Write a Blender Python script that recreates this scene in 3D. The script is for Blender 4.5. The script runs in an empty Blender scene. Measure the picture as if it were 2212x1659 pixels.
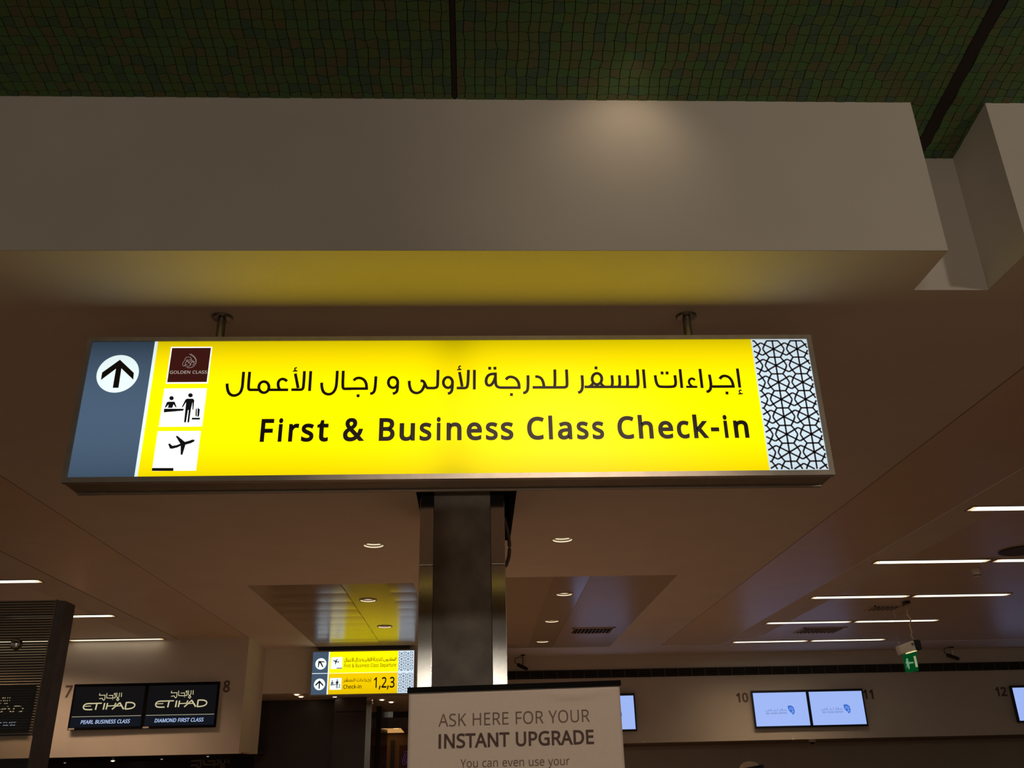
import bpy, bmesh, math, json
from mathutils import Vector, Matrix
from mathutils.geometry import tessellate_polygon
import random
random.seed(7)
sc = bpy.context.scene
COL = sc.collection

# ------------------------------------------------------------------ camera
cd = bpy.data.cameras.new('camera'); cam = bpy.data.objects.new('camera', cd); COL.objects.link(cam)
cd.sensor_width = 36.0; cd.lens = 1956.2 / 2212 * 36.0; cd.clip_end = 200
cam.matrix_world = Matrix(((0.99912062, 0.00589515, -0.04151189, 0.0),
                           (-0.03554169, -0.40616544, -0.91310811, 0.0),
                           (-0.0222436, 0.91378054, -0.40559874, 1.6),
                           (0, 0, 0, 1)))
# camera space uses (right, up, back)
sc.camera = cam
# ------------------------------------------------------------------ world, exposure
w = bpy.data.worlds.new('world'); sc.world = w; w.use_nodes = True
w.node_tree.nodes['Background'].inputs[0].default_value = (1.0, .84, .68, 1)
w.node_tree.nodes['Background'].inputs[1].default_value = 0.075
sc.view_settings.view_transform = 'Standard'; sc.view_settings.look = 'None'
sc.view_settings.exposure = 0.0; sc.view_settings.gamma = 1.0
sc.view_settings.use_curve_mapping = False
sc.cycles.use_denoising = True
sc.cycles.max_bounces = 8

def area_lamp(name, loc, target, size, size_y, power, color, spread=180, parent=None):
    l = bpy.data.lights.new(name, 'AREA'); l.shape = 'RECTANGLE'; l.size = size; l.size_y = size_y
    l.energy = power; l.color = color; l.spread = math.radians(spread)
    o = bpy.data.objects.new(name, l); COL.objects.link(o); o.location = loc
    d = Vector(target) - Vector(loc); o.rotation_euler = d.to_track_quat('-Z', 'Y').to_euler()
    return o
def spot_lamp(name, loc, target, power, color, angle, blend=.8, radius=.05):
    l = bpy.data.lights.new(name, 'SPOT'); l.energy = power; l.color = color
    l.spot_size = math.radians(angle); l.spot_blend = blend; l.shadow_soft_size = radius
    o = bpy.data.objects.new(name, l); COL.objects.link(o); o.location = loc
    d = Vector(target) - Vector(loc); o.rotation_euler = d.to_track_quat('-Z', 'Y').to_euler()
    return o
WARM = (1.0, .77, .55)
area_lamp('hall_fill_lamp', (-.3, -9.0, 3.0), (-.3, 6, 2.0), 2.3, .36, 62, (1.0, .88, .72))  # added fill behind the camera for the bulkhead and banner
area_lamp('strip_glint_fill_lamp', (-.3, -9.0, 3.82), (-.3, 6.2, 2.3), 2.5, .40, 8, (1.0, .93, .82))  # added unseen source, gives the steel corner strips their bright reflection
spot_lamp('atrium_spot', (.66, 2.64, 4.20), (.62, 2.97, 3.98), 1.4, (1, .74, .48), 112, 1.0, .04)
area_lamp('left_wash_lamp', (-5.2, 11.5, 3.40), (-4.9, 12.53, 2.15), 2.8, .10, 4.6, (1.0, .66, .42), 62)
area_lamp('far_wash_lamp', (4.5, 13.6, 3.40), (4.5, 15.0, 1.80), 1.8, .10, 2.6, (1.0, .70, .45), 74)
area_lamp('floor_bounce_fill_lamp', (.3, -2.2, 5.0), (.3, -2.2, 0), 7.0, 3.0, 85, (1.0, .80, .60), 110)  # added fill over the floor, its bounce brightens the ceiling
spot_lamp('banner_fill_spot', (.9, -1.5, 4.6), (.16, 3.9, 1.75), 400, (1, .78, .61), 26, .5, .10)  # added spot that brightens the banner, no fixture belongs to it
spot_lamp('bulkhead_fill_spot', (4.6, -1.6, 3.2), (1.95, 2.97, 3.85), 120, (1, .84, .66), 36, .45, .14)  # added spot, its cone edge makes the bulkhead brighter on the right

# ------------------------------------------------------------------ materials
MATS = {}
def mat(name, col, rough=.6, metal=0.0, var=0.0, scale=8.0, bump=0.0, spec=.5, coat=0.0, aniso=0.0, coat_rough=.1):
    if name in MATS: return MATS[name]
    m = bpy.data.materials.new(name); m.use_nodes = True; MATS[name] = m
    nt = m.node_tree; b = nt.nodes['Principled BSDF']
    b.inputs['Base Color'].default_value = (*col, 1); b.inputs['Roughness'].default_value = rough
    b.inputs['Metallic'].default_value = metal; b.inputs['Specular IOR Level'].default_value = spec
    b.inputs['Coat Weight'].default_value = coat; b.inputs['Coat Roughness'].default_value = coat_rough
    b.inputs['Anisotropic'].default_value = aniso
    if var or bump:
        tc = nt.nodes.new('ShaderNodeTexCoord'); nz = nt.nodes.new('ShaderNodeTexNoise')
        nz.inputs['Scale'].default_value = scale; nz.inputs['Detail'].default_value = 4
        nt.links.new(tc.outputs['Object'], nz.inputs['Vector'])
        if var:
            r = nt.nodes.new('ShaderNodeValToRGB')
            r.color_ramp.elements[0].position = .3; r.color_ramp.elements[1].position = .7
            r.color_ramp.elements[0].color = (*[c * (1 - var) for c in col], 1)
            r.color_ramp.elements[1].color = (*[min(1, c * (1 + var)) for c in col], 1)
            nt.links.new(nz.outputs['Fac'], r.inputs['Fac']); nt.links.new(r.outputs['Color'], b.inputs['Base Color'])
        if bump:
            bp = nt.nodes.new('ShaderNodeBump'); bp.inputs['Strength'].default_value = bump
            bp.inputs['Distance'].default_value = .01
            nt.links.new(nz.outputs['Fac'], bp.inputs['Height']); nt.links.new(bp.outputs['Normal'], b.inputs['Normal'])
    return m
def emis(name, col, strength, tubes=None):
    """a translucent face lit from behind; tubes = (z centre, half height, x of the joint between tube rows, depth)"""
    if name in MATS: return MATS[name]
    m = bpy.data.materials.new(name); m.use_nodes = True; MATS[name] = m
    nt = m.node_tree; b = nt.nodes['Principled BSDF']
    b.inputs['Base Color'].default_value = (*[c * .12 for c in col], 1); b.inputs['Roughness'].default_value = .35
    b.inputs['Specular IOR Level'].default_value = .08; b.inputs['Emission Color'].default_value = (*col, 1); b.inputs['Emission Strength'].default_value = strength
    if tubes:
        zc, hh, xj, dep = tubes
        N = nt.nodes.new; L = nt.links.new
        g = N('ShaderNodeNewGeometry'); s = N('ShaderNodeSeparateXYZ'); L(g.outputs['Position'], s.inputs[0])
        def M(op, a, bb=None):
            n = N('ShaderNodeMath'); n.operation = op
            for i, v in enumerate((a, bb)):
                if v is None: continue
                if hasattr(v, 'is_linked'): L(v, n.inputs[i])
                else: n.inputs[i].default_value = v
            return n.outputs[0]
        dz = M('DIVIDE', M('SUBTRACT', s.outputs['Z'], zc), hh)
        v = M('SUBTRACT', 1.0, M('MULTIPLY', M('POWER', M('ABSOLUTE', dz), 2.2), dep))
        dx = M('DIVIDE', M('SUBTRACT', s.outputs['X'], xj), .10)
        gx = M('MULTIPLY', M('POWER', 2.718, M('MULTIPLY', M('MULTIPLY', dx, dx), -1.0)), .13)
        v = M('SUBTRACT', v, gx)
        L(M('MULTIPLY', v, strength), b.inputs['Emission Strength'])
    return m

plaster = mat('ceiling_plaster', (.80, .70, .60), .75, var=.03, scale=3, bump=.05)
bulk_m = mat('bulkhead_plaster', (.74, .70, .64), .8, var=.03, scale=2.5, bump=.08)
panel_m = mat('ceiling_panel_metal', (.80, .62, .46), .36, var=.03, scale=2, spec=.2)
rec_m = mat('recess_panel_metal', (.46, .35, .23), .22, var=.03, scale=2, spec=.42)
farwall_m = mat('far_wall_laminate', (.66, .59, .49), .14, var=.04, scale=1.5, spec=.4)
leftwall_m = mat('left_wall_paint', (.74, .65, .55), .6, var=.03, scale=4)
dark_m = mat('dark_void', (.02, .018, .016), .9)
brown_m = mat('dark_brown_veneer', (.035, .02, .016), .35, var=.2, scale=3)
maroon_m = mat('maroon_print', (.06, .006, .012), .5)
grout_m = mat('vault_grout', (.035, .022, .012), .9, var=.3, scale=30)
steel_m = mat('brushed_steel', (.72, .70, .66), .12, metal=1.0, var=.05, scale=40)
steel_dark = mat('dull_steel', (.30, .29, .27), .30, metal=1.0, var=.1, scale=20)
chrome_m = mat('chrome', (.8, .8, .8), .08, metal=1.0)
alu_m = mat('sign_aluminium', (.42, .38, .33), .42, metal=.75, var=.08, scale=18)
alu_dark = mat('sign_underside_metal', (.30, .26, .21), .5, metal=.5, var=.1, scale=12)
black_m = mat('black_plastic', (.012, .012, .013), .4)
white_pl = mat('white_plastic', (.75, .66, .55), .5)
ink_m = mat('black_lettering', (.022, .012, .008), .5)
grey_ink = mat('grey_brown_lettering', (.11, .07, .05), .6)
banner_m = mat('banner_fabric', (.66, .58, .50), .75, var=.02, scale=40)
bink = mat('banner_brown_ink', (.18, .115, .085), .7)
bink2 = mat('banner_dark_ink', (.085, .05, .04), .7)
num_m = mat('wall_number_paint', (.17, .10, .075), .6)
floor_m = mat('floor_stone', (.47, .335, .24), .3, var=.15, scale=1.2)
TILE = [mat('tile_glaze_' + n, (c[0] * .68, c[1] * .92, c[2] * 1.0), .5, spec=.2) for n, c in (('moss', (.15, .205, .07)), ('olive', (.18, .195, .07)),
        ('leaf', (.14, .22, .075)), ('umber', (.20, .165, .075)), ('slate', (.12, .17, .095)))]

# ------------------------------------------------------------------ mesh helpers
def link(name, me, m=None, parent=None, kind=None):
    if m is not None and not me.materials: me.materials.append(m)
    o = bpy.data.objects.new(name, me); COL.objects.link(o)
    if parent is not None: o.parent = parent
    if kind: o['kind'] = kind
    return o
def obj(name, bm, m, parent=None, kind=None, smooth=False):
    me = bpy.data.meshes.new(name); bmesh.ops.recalc_face_normals(bm, faces=bm.faces) if kind != 'sheet' else None
    bm.to_mesh(me); bm.free()
    if smooth:
        for p in me.polygons: p.use_smooth = True
    if kind == 'sheet': kind = None
    base = origin_of(parent)
    if base.length > 0: me.transform(Matrix.Translation(-base))
    return link(name, me, m, parent, kind)
def origin_of(parent):
    v = Vector((0, 0, 0)); p = parent
    while p is not None:
        v = v + Vector(p.location); p = p.parent
    return v
def thing(name, label, cat, loc=(0, 0, 0), group=None):
    o = bpy.data.objects.new(name, None); COL.objects.link(o); o.location = loc; o.empty_display_size = .1
    o['label'] = label; o['category'] = cat
    if group: o['group'] = group
    return o
def struct(name, bm, m, parent=None):
    o = obj(name, bm, m, parent)
    o['kind'] = 'structure'
    return o
def box(bm, x0, x1, y0, y1, z0, z1, bev=0.0):
    r = bmesh.ops.create_cube(bm, size=1.0)
    vs = r['verts']
    for v in vs:
        v.co = Vector(((x0 + x1) / 2 + v.co.x * (x1 - x0), (y0 + y1) / 2 + v.co.y * (y1 - y0), (z0 + z1) / 2 + v.co.z * (z1 - z0)))
    if bev:
        es = list({e for v in vs for e in v.link_edges})
        bmesh.ops.bevel(bm, geom=es, offset=bev, segments=2, affect='EDGES', profile=.6)
    return bm
def B(*a, bev=0.0): return box(bmesh.new(), *a, bev=bev)
def cyl(bm, c, r, z0, z1, n=24, r2=None):
    """upright cylinder / cone, r at z0 and r2 at z1"""
    r2 = r if r2 is None else r2
    a = [bm.verts.new((c[0] + r * math.cos(t), c[1] + r * math.sin(t), z0)) for t in [2 * math.pi * i / n for i in range(n)]]
    b = [bm.verts.new((c[0] + r2 * math.cos(t), c[1] + r2 * math.sin(t), z1)) for t in [2 * math.pi * i / n for i in range(n)]]
    for i in range(n): bm.faces.new((a[i], a[(i + 1) % n], b[(i + 1) % n], b[i]))
    bm.faces.new(a[::-1]); bm.faces.new(b)
    return bm
def lathe(bm, c, prof, n=28, closed=False):
    rings = []
    for r, z in prof:
        rings.append([bm.verts.new((c[0] + r * math.cos(2 * math.pi * i / n), c[1] + r * math.sin(2 * math.pi * i / n), z)) for i in range(n)])
    for a, b in zip(rings, rings[1:]):
        for i in range(n): bm.faces.new((a[i], a[(i + 1) % n], b[(i + 1) % n], b[i]))
    if closed:
        bm.faces.new(rings[0][::-1]); bm.faces.new(rings[-1])
    return bm
def tube(bm, pts, r, n=8):
    pts = [Vector(p) for p in pts]; prev = None; up = Vector((0, 0, 1))
    for i, p in enumerate(pts):
        t = (pts[min(i + 1, len(pts) - 1)] - pts[max(i - 1, 0)]).normalized()
        a = t.cross(up)
        if a.length < .05: a = t.cross(Vector((1, 0, 0)))
        a.normalize(); b = t.cross(a).normalized()
        rr = r[i] if isinstance(r, (list, tuple)) else r
        ring = [bm.verts.new(p + a * rr * math.cos(2 * math.pi * k / n) + b * rr * math.sin(2 * math.pi * k / n)) for k in range(n)]
        if prev:
            for k in range(n): bm.faces.new((prev[k], prev[(k + 1) % n], ring[(k + 1) % n], ring[k]))
        else: bm.faces.new(ring[::-1])
        prev = ring
    bm.faces.new(prev)
    return bm
def catmull(pts, k=6):
    pts = [Vector(p) for p in pts]; out = []
    for i in range(len(pts) - 1):
        p0, p1, p2, p3 = pts[max(i - 1, 0)], pts[i], pts[i + 1], pts[min(i + 2, len(pts) - 1)]
        for j in range(k):
            t = j / k
            out.append(.5 * ((2 * p1) + (-p0 + p2) * t + (2 * p0 - 5 * p1 + 4 * p2 - p3) * t * t + (-p0 + 3 * p1 - 3 * p2 + p3) * t ** 3))
    out.append(pts[-1]); return out
# flat figures drawn on a vertical face: 2-D points (x, z) at depth y, facing -Y
def poly(bm, loops, y):
    """filled outline(s): first = outer, others = holes"""
    L3 = [[Vector((p[0], p[1], 0)) for p in l] for l in loops]
    flat = [p for l in L3 for p in l]
    vs = [bm.verts.new((p.x, y, p.y)) for p in flat]
    for a, b, c in tessellate_polygon(L3):
        n = (flat[b] - flat[a]).cross(flat[c] - flat[a]).z
        if abs(n) < 1e-12: continue
        try: bm.faces.new((vs[a], vs[b], vs[c]) if n > 0 else (vs[a], vs[c], vs[b]))
        except ValueError: pass
    return bm
def stroke(bm, pts, wd, y):
    """a pen line of even width with mitred bends and square ends"""
    P = [Vector((p[0], p[1])) for p in pts]
    Q = [P[0]]
    for p in P[1:]:
        if (p - Q[-1]).length > 1e-6: Q.append(p)
    P = Q; n = len(P)
    if n < 2: return bm
    closed = (P[0] - P[-1]).length < 1e-5
    if closed: P = P[:-1]; n -= 1
    h = wd / 2; Ls, Rs = [], []
    for i in range(n):
        if closed: d0 = (P[i] - P[i - 1]).normalized(); d1 = (P[(i + 1) % n] - P[i]).normalized()
        else:
            d0 = (P[i] - P[i - 1]).normalized() if i else (P[1] - P[0]).normalized()
            d1 = (P[i + 1] - P[i]).normalized() if i < n - 1 else d0
        n0 = Vector((-d0.y, d0.x)); n1 = Vector((-d1.y, d1.x)); m = n0 + n1
        if m.length < .2: m = n1
        m.normalize(); k = h / max(.5, m.dot(n1))
        Ls.append(bm.verts.new((P[i].x + m.x * k, y, P[i].y + m.y * k)))
        Rs.append(bm.verts.new((P[i].x - m.x * k, y, P[i].y - m.y * k)))
    for i in range(n if closed else n - 1):
        j = (i + 1) % n
        bm.faces.new((Rs[i], Rs[j], Ls[j], Ls[i]))
    return bm
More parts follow.
